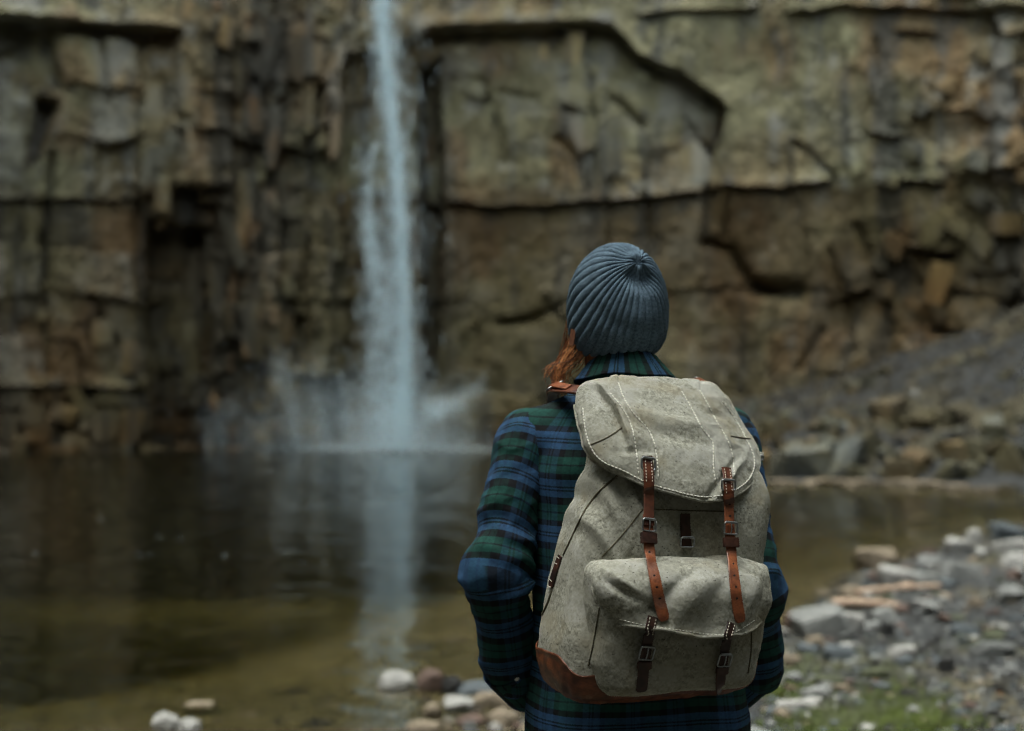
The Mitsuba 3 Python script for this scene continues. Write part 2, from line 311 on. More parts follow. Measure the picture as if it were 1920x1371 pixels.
for px, py, w, h, mat, roll, lab in [(1073, 84, 30, 66, 'rock_pink', .1, 'pale pink block under the overhang'), (1017, 95, 15, 32, 'rock_pink', 0, None), (862, 95, 22, 18, 'rock_pale', 0, None), (501, 300, 30, 36, 'rock_pale', .5, 'pale grey block beside the fall'), (480, 332, 34, 16, 'rock_pale', -.2, None), (480, 70, 46, 26, 'rock_pale', 0, None),
                                (475, 122, 38, 36, 'rock_pale', .05, None), (530, 150, 16, 66, 'rock_pale', .22, None), (585, 110, 40, 60, 'rock_pale', 0, None), (590, 55, 60, 22, 'rock', 0, None), (352, 25, 18, 44, 'rock_pink', .1, None), (490, 18, 40, 40, 'rock_pale', 0, None), (385, 400, 26, 32, 'rock_ochre', 0, 'rusty orange block in a dark notch'),
                                (545, 395, 44, 26, 'rock_pale', 0, None), (452, 445, 14, 50, 'rock_pink', 0, None), (540, 535, 26, 40, 'rock_pale', -.1, None), (165, 580, 30, 24, 'rock_pink', 0, None), (190, 625, 40, 50, 'rock_pale', .1, None), (245, 675, 30, 62, 'rock_ochre', .05, None), (82, 590, 18, 24, 'rock_pale', 0, None), (90, 640, 16, 50, 'rock', .3, None),
                                (1187, 262, 22, 40, 'rock_pale', -.35, 'pale split block in the bay'), (1185, 300, 42, 26, 'rock_pale', .15, None), (1180, 322, 40, 18, 'rock_pale', .25, None), (1195, 345, 40, 16, 'rock_pale', .4, None), (1295, 312, 76, 84, 'rock_pale', -.5, 'broad pale slab under the overhang'), (1200, 138, 30, 18, 'rock_pale', .4, None), (918, 205, 14, 32, 'rock_pale', 0, None), (895, 165, 32, 24, 'rock', .3, None),
                                (1095, 245, 52, 70, 'rock', -.3, None), (1150, 270, 50, 110, 'rock', -.1, None), (1080, 180, 60, 34, 'rock', .4, None), (1895, 90, 32, 48, 'rock_pale', .2, None), (1875, 180, 36, 36, 'rock_pale', .6, None), (1850, 95, 26, 46, 'rock_pale', .2, None), (1760, 430, 34, 74, 'rock_pale', .5, 'leaning pale slab right of the fall'), (1760, 530, 50, 76, 'rock_pink', .3, None),
                                (1890, 420, 60, 36, 'rock_ochre', .1, None), (1850, 300, 44, 40, 'rock_pale', .3, None), (1700, 590, 60, 26, 'rock', .2, None), (1600, 300, 24, 50, 'rock_pale', -.4, None), (1590, 70, 22, 30, 'rock_pale', 0, None), (1600, 105, 14, 40, 'rock_pale', 0, None)]:
    slab(px, py, w, h, mat, rng, .30, .02, roll, lab)
# the stack of fallen blocks at the wall's foot, left
for px, py, w, h, mat, roll in [(30, 745, 60, 38, 'rock', 0), (95, 742, 52, 30, 'rock_ochre', 0), (150, 760, 22, 70, 'rock_pale', -.5), (215, 745, 60, 34, 'rock', .1), (55, 775, 40, 40, 'rock', .2), (115, 775, 50, 34, 'rock_pink', .3), (70, 810, 66, 44, 'rock_ochre', 0), (28, 838, 22, 40, 'rock_pale', .1), (140, 830, 44, 22, 'rock_pale', .3),
                                (195, 800, 46, 60, 'rock', 0), (245, 800, 40, 70, 'rock_ochre', .1), (235, 832, 26, 28, 'rock_pale', .2), (250, 765, 26, 40, 'rock', -.2), (180, 845, 60, 22, 'rock', 0), (300, 835, 60, 28, 'rock_dark', 0), (10, 800, 40, 60, 'rock', .1), (110, 845, 60, 24, 'rock_ochre', 0)]:
    slab(px, py, w, h, mat, rng, .6, .05, roll)
# jointed blocks of the broken zone left of the fall
for i in range(64):
    px, py = rng.uniform(280, 650), rng.uniform(0, 700)
    slab(px, py, rng.uniform(12, 38), rng.uniform(30, 130), ['rock', 'rock', 'rock_dark', 'rock_ochre', 'rock', 'rock_dark', 'rock_pale'][rng.integers(7)], rng, rng.uniform(.3, .7), rng.uniform(-.20, -.06), rng.normal(.06, .14))
for i in range(30):
    px, py = rng.uniform(1640, 1940), rng.uniform(150, 720)
    slab(px, py, rng.uniform(26, 70), rng.uniform(16, 44), ['rock', 'rock_dark', 'rock', 'rock_ochre', 'rock_pale'][rng.integers(5)], rng, rng.uniform(.3, .6), rng.uniform(-.1, .1), .45 + rng.normal(0, .25))

# ------------------------------------------------------------------ ground, pool bed, water
SHORE = [(-30, 3.6), (-9, 4.6), (-4, 5.2), (-1.9, 5.7), (-.8, 6.2), (.1, 7.2), (2.05, 10.3), (3.0, 12.9), (3.9, 14.2), (6.2, 17.7), (8.5, 20), (9.3, 22.2), (8.2, 23.6), (6.8, 24.8), (4.5, 25.8), (2.7, 31), (1.4, 38.2), (1.2, 46), (-30, 46)]
POOL = shapely.Polygon(SHORE); shapely.prepare(POOL)
def ground_z(X, Y):
    X, Y = np.asarray(X, float), np.asarray(Y, float)
    s = seg_dist(X, Y, SHORE + SHORE[:1]); s = np.where(shapely.contains_xy(POOL, X, Y), -s, s)
    far = sstep(19.5, 23.5, Y) * sstep(0, 2, X)
    near = .055 * s + .55 * sstep(2.6, 6.5, X) * sstep(1.0, 4.5, s) * sstep(4, 7, Y) + .035 * (nfbm(X * 1.1, Y * 1.1, 3) - .5) * sstep(-.5, .8, s) * 2
    slope = .95 * sstep(.15, 1.9, s) + .24 * np.maximum(s - 3.2, 0) + .22 * np.maximum(X - 9, 0) + .5 * (nfbm(X * .5, Y * .5, 4) - .5) * sstep(0, 3, s)
    land = near * (1 - far) + slope * far
    dep = np.minimum((.12 + .22 * sstep(.3, 2.0, X)) * -s, .8) + .8 * sstep(2.2, 3.6, -s) + 1.6 * sstep(7, 13, -s)
    bar = .92 * np.exp(-((Y - 11.4 - .10 * X - 5.0 * (nfbm(X * .22, Y * .2, 5, 4) - .5)) / 1.7) ** 2) * sstep(2.0, -2.5, X)
    bed = -np.maximum(dep - bar, np.minimum(.05 * -s, .12)) + .03 * (nfbm(X * 1.3, Y * 1.3, 9) - .5)
    back = 27 * sstep(-.6, -10, Y)  # added steep hill behind the camera, shaped to shut out sky light
    return np.where(s > 0, land, np.minimum(bed, -.004)) + back
gx = np.concatenate([np.arange(-70, -8, 2.), np.arange(-8, 12, .09), np.arange(12, 70, 2.)])
gy = np.concatenate([np.arange(-60, -12, 2.), np.arange(-12, 1, .5), np.arange(1, 5, .15), np.arange(5, 17, .08), np.arange(17, 30, .16), np.arange(30, 48, .5), np.arange(48, 75, 4.)])
GX, GY = np.meshgrid(gx, gy, indexing='ij'); GZ = ground_z(GX, GY) + .012 * (nfbm(GX * 4, GY * 4, 8) - .5)
def ground_fn(p, n, uv):
    a = fbm(p.x * 1.4, p.y * 1.4, 2, 4); b = fbm(p.x * 14, p.y * 14, 3, 3); v = voronoi(p.x * 16, p.y * 16)
    shale = mix((.022, .024, .025), (.046, .048, .047), a) * (.75 + .45 * v[2]) * (.6 + .8 * b)
    earth = mix((.05, .044, .026), (.09, .08, .05), b)
    c = mix(shale, earth, smoothstep(.5, .68, fbm(p.x * .8 + 7, p.y * .8, 1, 4)))
    silt = mix((.070, .064, .032), (.21, .17, .078), fbm(p.x * 1.2, p.y * 1.6, 5, 4)) * (.7 + .6 * b)
    wood = mix((.022, .024, .012), (.055, .048, .026), a) * (.6 + .8 * b)  # forest floor of the added hill, kept dark to cut bounced light
    c = mix(c, wood, smoothstep(1.2, 2.0, p.z + .8 * (a - .5)) * smoothstep(0., -2., p.y))
    return mix(c, silt, smoothstep(.02, -.05, p.z + .05 * (b - .5)))
scene['earth'] = principled(proc(ground_fn), .85)
put('ground', grid_mesh(np.stack([GX, GY, GZ], -1)), 'earth', 'dark shale bank and silty pool bed', kind='structure', smooth=True)

wx = np.concatenate([np.arange(-30, -9, .6), np.arange(-9, 10.5, .075)]); wy = np.concatenate([np.arange(3.5, 14, .06), np.arange(14, 28, .1), np.arange(28, 45, .16)])
WX, WY = np.meshgrid(wx, wy, indexing='ij')
amp = .012 + .012 * sstep(14, 34, WY)
WZ = amp * (nfbm(WX * 1.0, WY * 2.6, 1, 4) - .5) + (.008 + .010 * sstep(9, 22, WY)) * (nfbm(WX * 2.2, WY * 6.5, 2, 3) - .5)
WZ += .045 * sstep(17, 29, WY) * (nfbm(WX * 1.5, WY * 3.0, 7, 2) - .5) + .011 * sstep(20, 8, WY) * (nfbm(WX * 4, WY * 9, 8, 2) - .5) + .011 * (nfbm(WX * 4.2, WY * 4.6, 9, 2) - .5)
_r = np.hypot(WX + 3.1, WY - 39.5); WZ += .007 * np.sin(_r * 5 + 2 * nfbm(WX, WY, 3)) * np.exp(-_r / 3.5)
scene['water_surface'] = dict(type='dielectric', int_ior=1.33, ext_ior=1.0)
scene['murk'] = dict(type='homogeneous', albedo={'type': 'rgb', 'value': [.05, .05, .02]}, sigma_t={'type': 'rgb', 'value': [.66, .66, 1.0]}, scale=1.9)
put('water', grid_mesh(np.stack([WX, WY, WZ], -1)), 'water_surface', 'dark still plunge pool under the cliff', kind='structure', smooth=True, interior={'type': 'ref', 'id': 'murk'})

# ------------------------------------------------------------------ the waterfall
scene['white_water'] = dict(type='twosided', bsdf=dict(type='diffuse', reflectance={'type': 'rgb', 'value': [.80, .93, .97]}))
_sp = np.array([[0, 0, .5], [.5, 0, .12], [0, .5, .12], [-.5, 0, .12], [0, -.5, .12], [0, 0, -.5]]); _sf = np.array([[0, 1, 2], [0, 2, 3], [0, 3, 4], [0, 4, 1], [5, 2, 1], [5, 3, 2], [5, 4, 3], [5, 1, 4]])
def drops(c, w, l, lean=None):
    """many falling drops and strands of water, each its own little spindle"""
    v = _sp[None] * np.stack([w, w, l], -1)[:, None]
    if lean is not None: v[..., 0] += v[..., 2] * lean[:, None]
    v = v + c[:, None]
    return trimesh.Trimesh(v.reshape(-1, 3), (_sf[None] + 6 * np.arange(len(c))[:, None, None]).reshape(-1, 3), process=False)
rng = np.random.default_rng(8)
FALL_Y = 39.7; KF = FALL_Y / FPX
def fall(n, path, width, w, l, yj=.16, y0=0, y1=846, bias=1.0, mid=None):
    path = np.array(path, float); y = y0 + (y1 - y0) * rng.random(n) ** bias if mid is None else rng.normal(mid, (y1 - y0) / 4, n)
    cx = np.interp(y, path[:, 0], path[:, 1]); hw = np.interp(y, *np.array(width, float).T)
    q = P(cx + hw * rng.normal(0, 1, n), y, FALL_Y + rng.normal(0, yj, n)); q[:, 2] = np.maximum(q[:, 2], .05)
    slope = -np.interp(y + 5, path[:, 0], path[:, 1]) + np.interp(y - 5, path[:, 0], path[:, 1])
    return drops(q, w * rng.uniform(.5, 1.5, n), l * rng.uniform(.5, 1.5, n), slope / 10)
CORE = [(-60, 712), (0, 715), (100, 721), (200, 732), (300, 741), (400, 750), (500, 757), (600, 760), (700, 760), (835, 752)]
stream = cat([fall(7000, CORE, [(0, 6), (120, 5.2), (250, 4.6), (400, 4), (600, 4.2), (720, 5.5), (835, 8)], .055, .13, y0=-60),
              fall(4500, CORE, [(0, 6.5), (120, 5.5), (250, 5), (400, 4.2), (600, 4.4), (720, 6), (835, 9)], .030, .45, y0=-60),
              fall(1100, [(-60, 714), (100, 722), (300, 744), (500, 750), (700, 752), (835, 745)], [(-60, 16), (300, 15), (500, 15), (700, 24), (835, 34)], .024, .40, .4, y0=-60, bias=.8),
              fall(420, [(150, 712), (300, 690), (400, 690), (500, 700), (620, 708)], [(150, 16), (360, 9), (480, 8), (620, 16)], .022, .40, y0=240, y1=640, mid=460)])
put('waterfall__stream', stream, 'white_water', kind='stuff')
veil = cat([fall(1000, [(-60, 742), (100, 745), (300, 742), (500, 728), (700, 732), (835, 735)], [(-60, 26), (200, 30), (400, 36), (600, 32), (835, 40)], .018, .30, .45, y0=-60, bias=.62),
            fall(1500, [(500, 728), (835, 728)], [(500, 16), (700, 28), (835, 40)], .022, .22, .5, y0=480, bias=.7)])
put('waterfall__veil', veil, 'white_water', kind='stuff')
def burst(n, px, py, sx, sy, w, yj=.5, up=True):
    y = py - np.abs(rng.normal(0, sy, n)) if up else py + rng.normal(0, sy, n)
    q = P(px + rng.normal(0, sx, n), y, FALL_Y - .5 + rng.normal(0, yj, n)); q[:, 2] = np.maximum(q[:, 2], .03)
    return drops(q, w * rng.uniform(.5, 1.5, n), w * rng.uniform(.8, 2.5, n), rng.normal(0, .4, n))
def jet(n, a, b, s, w):
    t = rng.random(n) ** .8; q = np.array(a) + (np.array(b) - a) * t[:, None]
    q = P(q[:, 0] + rng.normal(0, 1, n) * s * (.4 + t), q[:, 1] + rng.normal(0, 1, n) * s * (.4 + t), FALL_Y - .3 + rng.normal(0, .3, n)); q[:, 2] = np.maximum(q[:, 2], .03)
    return drops(q, w * rng.uniform(.5, 1.5, n), w * rng.uniform(1, 3, n), rng.normal(0, .5, n))
spray = cat([burst(4200, 738, 847, 36, 62, .022), burst(2600, 650, 847, 80, 60, .02, .8), burst(1100, 560, 847, 70, 70, .022, .8), burst(1500, 830, 847, 45, 40, .022, .6), burst(1300, 700, 846, 90, 8, .022, 1.0), burst(260, 880, 845, 50, 4, .02, .5),
             jet(170, (388, 846), (402, 765), 11, .018), jet(150, (410, 846), (428, 760), 10, .018), jet(70, (430, 755), (480, 800), 8, .018), jet(420, (790, 800), (905, 720), 10, .026), jet(500, (800, 770), (850, 760), 14, .028), jet(500, (560, 830), (520, 670), 12, .022), jet(420, (610, 830), (590, 690), 14, .022), jet(380, (650, 820), (640, 700), 13, .022), jet(90, (445, 828), (500, 815), 9, .018)])
put('waterfall__spray', spray, 'white_water', kind='stuff')
tag('waterfall', 'thin white waterfall dropping down the cliff into the pool', 'waterfall')
# ------------------------------------------------------------------ loose stone, wood and green on the banks
_gz = RectBivariateSpline(gx, gy, GZ, kx=1, ky=1)
def on_ground(px, py, floor=None):
    """where a sight line meets the bank (or the water)"""
    d = ray(px, py); Y = np.concatenate([np.arange(4.5, 20, .02), np.arange(20, 42, .05)])
    q = np.array([0, 0, ZC]) + d * (Y / d[1])[:, None]
    g = _gz.ev(q[:, 0], q[:, 1]); g = np.maximum(g, floor) if floor is not None else g
    i = np.argmax(q[:, 2] < g)
    return np.r_[q[i, :2], g[i]]
def stone_mat(col, var=.25):
    def fn(p, n, uv):
        a = fbm(p.x * 7, p.y * 7, p.z * 9, 4); b = fbm(p.x * 40, p.y * 40, p.z * 60, 2)
        return mi.Color3f(*col) * (1 - var + 2 * var * a) * (.7 + .6 * b)
    return principled(proc(fn), .8)
for name, col in dict(stone_pale=(.20, .205, .195), stone_white=(.31, .305, .285), stone_grey=(.105, .110, .105), stone_blue=(.085, .10, .108), stone_tan=(.19, .155, .11), stone_dark=(.024, .024, .023), stone_red=(.11, .075, .06), stone_moss=(.070, .078, .045)).items():
    scene[name] = stone_mat(col)
def stone(px, py, w, h, mat, rng, label, group=None, name='stone', cat_='stone', deep=1.0, yaw=0., n=28, power=.6, floor=None, sink=.25, tilt=(0, 0)):
    """px, py: middle of its foot in the photo; w, h its size there in pixels"""
    p = on_ground(px, py, floor); k = p[1] / FPX
    m = rot_z(hull_rock(rng, (w * k, w * k * deep, h * k * (1 + sink)), n, power=power) if name == 'stone' else rock_block(rng, (w * k, w * k * deep, h * k * (1 + sink)), .3), yaw, tilt)
    z = m.vertices[:, 2]
    return put(new_key(name), moved(m, p + [0, w * k * deep * .3, h * k * (.5 - sink / 2)]), mat, label, cat_, group)
scene['rock_grey'] = principled(proc(rock_fn((.72, .88, 1.10), 1.12)), .8)
rng = np.random.default_rng(21)
# by the water, left of the hiker
for a in [(738, 1296, 84, 36, 'stone_white', 'smooth white stone lying in the shallows, left end of the stone bar', .6),
          (808, 1298, 62, 44, 'stone_red', 'rounded reddish brown stone beside the smooth white one', .8),
          (848, 1300, 46, 30, 'stone_dark', 'small dark wet stone between the reddish stone and the flat grey slab', .8),
          (915, 1304, 150, 20, 'stone_blue', 'long flat grey slab on the stone bar behind the hiker\'s left elbow', .5),
          (856, 1338, 66, 30, 'stone_white', 'pale blocky stone in front of the flat grey slab', .8),
          (930, 1330, 100, 28, 'stone_tan', 'flat tan stone below the flat grey slab', .7),
          (945, 1366, 74, 34, 'stone_tan', 'tan angular stone at the bottom edge beside the hiker\'s hip', .8),
          (810, 1352, 40, 32, 'stone_tan', 'small upright tan stone at the left foot of the stone bar', .7),
          (880, 1366, 60, 22, 'stone_red', 'flat rusty stone at the bottom of the stone bar', .8),
          (790, 1376, 70, 22, 'stone_tan', 'low tan stone half under water at the bottom edge', .8),
          (306, 1376, 58, 38, 'stone_white', 'larger of the two rounded white stones at the bottom left in the shallows', .8),
          (352, 1380, 46, 30, 'stone_white', 'smaller of the two white stones at the bottom left in the shallows', .8),
          (372, 1330, 70, 12, 'stone_tan', 'flat tan stone barely breaking the shallow water at the left', .6),
          (985, 1340, 50, 40, 'stone_grey', 'grey stone half hidden behind the hiker\'s left hip', .8)]:
    stone(*a[:5], rng, a[5], deep=a[6], floor=-.02, sink=.4, power=.85, n=44)
# the near right bank, from the water's edge to the foreground
for a in [(1650, 1068, 92, 40, 'stone_tan', 'pointed tan boulder at the water\'s edge of the right bank', .8),
          (1748, 1066, 46, 26, 'stone_pale', 'pale stone just right of the pointed tan boulder', .8),
          (1690, 1098, 76, 34, 'stone_white', 'pale pinkish stone in front of the pointed tan boulder', .8),
          (1600, 1118, 26, 22, 'stone_tan', 'round tan stone at the left end of the lower log', .9),
          (1545, 1196, 120, 54, 'stone_pale', 'largest grey rounded boulder on the right bank beside the hiker\'s elbow', .8),
          (1600, 1192, 46, 40, 'stone_white', 'white block against the largest grey boulder', .8),
          (1662, 1176, 54, 34, 'stone_pale', 'pale block right of the white block on the right bank', .8),
          (1667, 1192, 32, 24, 'stone_dark', 'dark stone under the pale block', .8),
          (1745, 1100, 70, 26, 'stone_pale', 'flat pale stone behind the upper log', .7),
          (1800, 1088, 110, 30, 'stone_pale', 'broad grey slab higher on the right bank', .7),
          (1800, 1040, 56, 30, 'stone_white', 'white stone at the far water\'s edge of the right bank', .8),
          (1830, 1022, 34, 30, 'stone_white', 'upright white stone near the far water\'s edge', .8),
          (1895, 1010, 74, 28, 'stone_blue', 'bluish grey slab at the right edge by the water', .7),
          (1900, 1042, 78, 30, 'stone_white', 'bright white slab at the right edge of the picture', .7),
          (1910, 1062, 60, 24, 'stone_white', 'white stone just below the bright slab at the right edge', .7),
          (1905, 1090, 30, 22, 'stone_red', 'rusty red stone at the right edge below the white ones', .8),
          (1695, 1240, 52, 26, 'stone_white', 'white flat block in the middle of the right bank', .8),
          (1575, 1240, 66, 26, 'stone_blue', 'bluish flat stone below the largest grey boulder', .8),
          (1532, 1222, 44, 30, 'stone_tan', 'tan stone at the foot of the largest grey boulder', .8),
          (1560, 1170, 40, 22, 'stone_grey', 'grey stone behind the largest grey boulder', .8),
          (1775, 1262, 30, 26, 'stone_dark', 'dark squared stone near the middle of the shale slope', .8),
          (1865, 1232, 90, 26, 'stone_grey', 'grey slab on the shale slope at the right', .6),
          (1900, 1130, 52, 30, 'stone_pale', 'grey block high on the shale slope at the right edge', .8),
          (1830, 1140, 36, 18, 'stone_tan', 'small tan stone high on the shale slope', .8),
          (1450, 1290, 40, 34, 'stone_white', 'white stone beside the hiker\'s right pocket', .8),
          (1500, 1336, 92, 20, 'stone_white', 'long flat white stone lying in the grass', .5),
          (1865, 1334, 24, 16, 'stone_blue', 'small bluish stone on the shale at the bottom right', .8),
          (1822, 1332, 26, 14, 'stone_red', 'small rusty stone on the shale at the bottom right', .8),
          (1490, 1180, 40, 30, 'stone_red', 'reddish stone beside the hiker\'s right elbow', .8),
          (1480, 1250, 46, 24, 'stone_tan', 'tan stone beside the hiker\'s right sleeve', .8),
          (1640, 1272, 60, 16, 'stone_moss', 'mossy flat stone behind the grass', .8),
          (1560, 1288, 70, 20, 'stone_moss', 'mossy grey stone at the back edge of the grass', .7)]:
    stone(*a[:5], rng, a[5], deep=a[6], yaw=rng.uniform(-.25, .25), sink=.35, tilt=(rng.normal(0, .08), rng.normal(0, .08)))
mats = ['stone_grey', 'stone_pale', 'stone_blue', 'stone_pale', 'stone_tan', 'stone_grey', 'stone_dark', 'stone_moss', 'stone_pale', 'stone_white', 'stone_blue', 'stone_red']
for i in range(280):
    py = rng.uniform(1040, 1365); edge = np.interp(py, [1000, 1060, 1120, 1160, 1365], [1860, 1680, 1580, 1480, 1430])
    px = rng.uniform(edge, 1940); w = rng.lognormal(3.15, .42) * np.interp(px, [1450, 1920], [1.1, .75])
    mt = mats[rng.integers(12)]; lab = f"{'small' if w < 24 else 'larger'} {mt.split('_')[1].replace('moss', 'mossy').replace('red', 'rusty').replace('white', 'pale')} loose stone on the right bank, {'close to the water' if px < edge + 110 else 'near the grass' if py > 1260 and px < 1760 else 'at the right edge' if px > 1800 else 'in the middle'}"
    stone(px, py, w, w * rng.uniform(.18, .42), mt, rng, lab, lab, yaw=rng.uniform(0, 3), deep=rng.uniform(.5, 1), n=22, tilt=(rng.normal(0, .15), rng.normal(0, .15)))
for i in range(36):
    px, py = rng.uniform(820, 1010), rng.uniform(1318, 1385); w = rng.uniform(14, 34)
    stone(px, py, w, w * rng.uniform(.3, .6), ['stone_tan', 'stone_red', 'stone_grey', 'stone_white'][rng.integers(4)], rng, 'one of the small stones of the bar at the hiker\'s left hip', 'small stones of the bar', floor=-.04, yaw=rng.uniform(0, 3), n=20, sink=.4)
# boulders and ledge of the far right shore
for a in [(1460, 896, 60, 70, 'rock_grey', 'pale boulder at the waterline beside the hiker\'s right shoulder', .8), (1500, 880, 80, 60, 'rock_grey', 'grey boulder behind the pale waterline boulder', .8), (1560, 860, 110, 70, 'rock_grey', 'light grey ledge block at the middle of the far shore', .9),
          (1640, 850, 90, 70, 'rock_grey', 'light block with a bright corner on the far shore ledge', .9), (1600, 900, 150, 54, 'rock_grey', 'broad low slab above the tan waterline of the far shore', .7), (1700, 895, 130, 60, 'rock_grey', 'grey slab right of the broad low slab', .8), (1745, 850, 120, 56, 'rock_grey', 'pale long block on top of the far shore ledge', .8),
          (1790, 900, 120, 56, 'rock_grey', 'grey slab near the right end of the far shore', .8), (1840, 860, 110, 66, 'rock_grey', 'pale boulder at the right end of the ledge', .8), (1900, 880, 110, 74, 'rock_grey', 'large grey boulder at the right edge on the far shore', .8), (1900, 934, 90, 40, 'rock_grey', 'whitish rounded boulder at the right edge by the water', .7),
          (1530, 808, 60, 44, 'rock_dark', 'dark boulder at the foot of the far scree', .8), (1460, 820, 60, 50, 'rock_grey', 'grey boulder low on the far shore beside the backpack', .8), (1590, 800, 70, 40, 'rock_grey', 'pale boulder at the top of the ledge', .8), (1690, 805, 80, 40, 'rock_grey', 'flat grey boulder at the top of the ledge', .8),
          (1780, 800, 90, 44, 'rock_grey', 'flat boulder below the dark scree at the right', .8), (1880, 800, 100, 44, 'rock_grey', 'pale boulder below the dark scree at the right edge', .8), (1440, 770, 50, 30, 'rock_dark', 'dark small boulder at the scree\'s left end', .8), (1716, 742, 26, 18, 'stone_white', 'small bright stone on the dark scree', .8)]:
    stone(a[0], a[1], a[2] * .52, a[3] * .5, a[4], rng, a[5], deep=a[6], name='boulder', cat_='boulder', yaw=rng.uniform(-.8, .8), sink=.6, tilt=(rng.normal(0, .25), rng.normal(0, .25)))
for i in range(230):
    px = rng.uniform(1400, 1940); py = rng.uniform(np.interp(px, [1400, 1920], [765, 640]), 900) if i % 2 else rng.uniform(790, 905); w = rng.lognormal(3.0, .5) * (.65 if py < 785 else 1)
    mt = (['rock_dark', 'rock_dark', 'rock_grey'][rng.integers(3)] if py < 785 else ['rock_grey', 'rock_dark', 'rock_grey', 'rock_grey', 'rock'][rng.integers(5)]); lab = f"{'small' if w < 30 else 'larger'} {'brown' if mt == 'rock' else mt.split('_')[1]} fallen rock on the far shore, {'by the waterline' if py > 850 else 'on the ledge' if py > 785 else 'on the dark scree'}{', toward the right' if px > 1700 else ''}"
    stone(px, py, w, w * rng.uniform(.35, .8), mt, rng, lab, lab, name='boulder', cat_='boulder', n=24, power=.42, yaw=rng.uniform(0, 3), deep=rng.uniform(.6, 1), sink=.5, tilt=(rng.normal(0, .2), rng.normal(0, .2)))
for px, w in [(1470, 60), (1560, 110), (1630, 80), (1690, 60), (1745, 70), (1800, 60), (1850, 50)]:
    stone(px, 912 + (px > 1720) * (px - 1720) * .12, w, 14, 'stone_tan', rng, 'one of the flat tan stones along the far waterline', 'tan stones of the far waterline', deep=.4, floor=-.02, sink=.6)
for i in range(9):
    px = rng.uniform(790, 930); w = rng.uniform(24, 60)
    stone(px, 826, w, w * .8, ['rock_dark', 'rock'][i % 2], rng, 'one of the wet dark rocks at the foot of the fall', 'wet rocks at the foot of the fall', name='boulder', cat_='boulder', floor=-.1)

# gravel: too many to count
def scatter(n, size, region, rng, template, flat=.5):
    q = region(n); ok = np.isfinite(q[:, 0]); q = q[ok]; n = len(q)
    a = rng.uniform(0, 6.28, n); s = size(q) * rng.lognormal(0, .35, n); V = []; F = []
    ca, sa = np.cos(a), np.sin(a)
    tv, tf = template.vertices, template.faces
    v = tv[None] * np.stack([s, s * rng.uniform(.6, 1, n), s * rng.uniform(.3, .8, n) * flat * 2], -1)[:, None]
    v = np.stack([v[..., 0] * ca[:, None] - v[..., 1] * sa[:, None], v[..., 0] * sa[:, None] + v[..., 1] * ca[:, None], v[..., 2]], -1) + q[:, None]
    return trimesh.Trimesh(v.reshape(-1, 3), (tf[None] + len(tv) * np.arange(n)[:, None, None]).reshape(-1, 3), process=False)
def bank(n, zlo=-.02, zhi=2.):
    Y = 5 + 14 * rng.random(n) ** 1.4; X = rng.uniform(-1.2, .55, n) * Y * .9
    Z = _gz.ev(X, Y); X = np.where((Z > zlo) & (Z < zhi), X, np.nan)
    return np.stack([X, Y, Z], -1)
for mat, cnt in [('stone_grey', 7500), ('stone_blue', 3600), ('stone_tan', 2000), ('stone_dark', 4500), ('stone_white', 700), ('stone_pale', 3400), ('stone_red', 500)]:
    m = scatter(cnt, lambda q: .030 * rng.lognormal(0, .45, len(q)), bank, rng, hull_rock(rng, (1, 1, 1), 14))
    put('gravel' + '__' + mat.split('_')[1] + '_gravel', m, mat, kind='stuff')
def shale_slope(n):
    q = bank(n); u = q[:, 0] / q[:, 1]; e = nfbm(q[:, 0] * .9, q[:, 1] * .7, 2, 3) - .5
    return np.where((u > .235 + .16 * e)[:, None] & (q[:, 1] < 11.5 + 5 * e)[:, None], q, np.nan)
put('gravel__shale_flakes', scatter(15000, lambda q: .040 * rng.lognormal(0, .4, len(q)), lambda n: shale_slope(n) + [0, 0, .006], rng, hull_rock(rng, (1, 1, 1), 14), .35), 'stone_dark', kind='stuff')
tag('gravel', 'mixed gravel covering the near bank', 'gravel', kind='stuff')
for mat, cnt in [('stone_tan', 1500), ('stone_moss', 1300), ('stone_dark', 900)]:
    m = scatter(cnt, lambda q: .075 * rng.lognormal(0, .35, len(q)), lambda n: bank(n, -.32, -.02), rng, hull_rock(rng, (1, 1, 1), 16), .3)
    put('pool_stones__' + {'stone_tan': 'tan', 'stone_moss': 'green', 'stone_dark': 'dark'}[mat] + '_stones', m, mat, kind='stuff')
tag('pool_stones', 'brownish stones under the shallow water along the near edge', 'stones', kind='stuff')
def scree(n):
    Y = rng.uniform(25, 40, n); X = rng.uniform(2, 17, n); Z = _gz.ev(X, Y); k = (Z > .1) & (X < Y * .39)
    return np.stack([np.where(k, X, np.nan), Y, Z], -1)
for mat, cnt in [('rock_dark', 6000), ('stone_dark', 6500), ('rock_grey', 1200)]:
    put('scree__' + {'rock_dark': 'dark', 'stone_dark': 'black', 'rock_grey': 'grey'}[mat] + '_debris', scatter(cnt, lambda q: .09 + 0 * q[:, 0], scree, rng, hull_rock(rng, (1, 1, 1), 12)), mat, kind='stuff')
tag('scree', 'dark shale scree heaped against the cliff on the right', 'scree', kind='stuff')

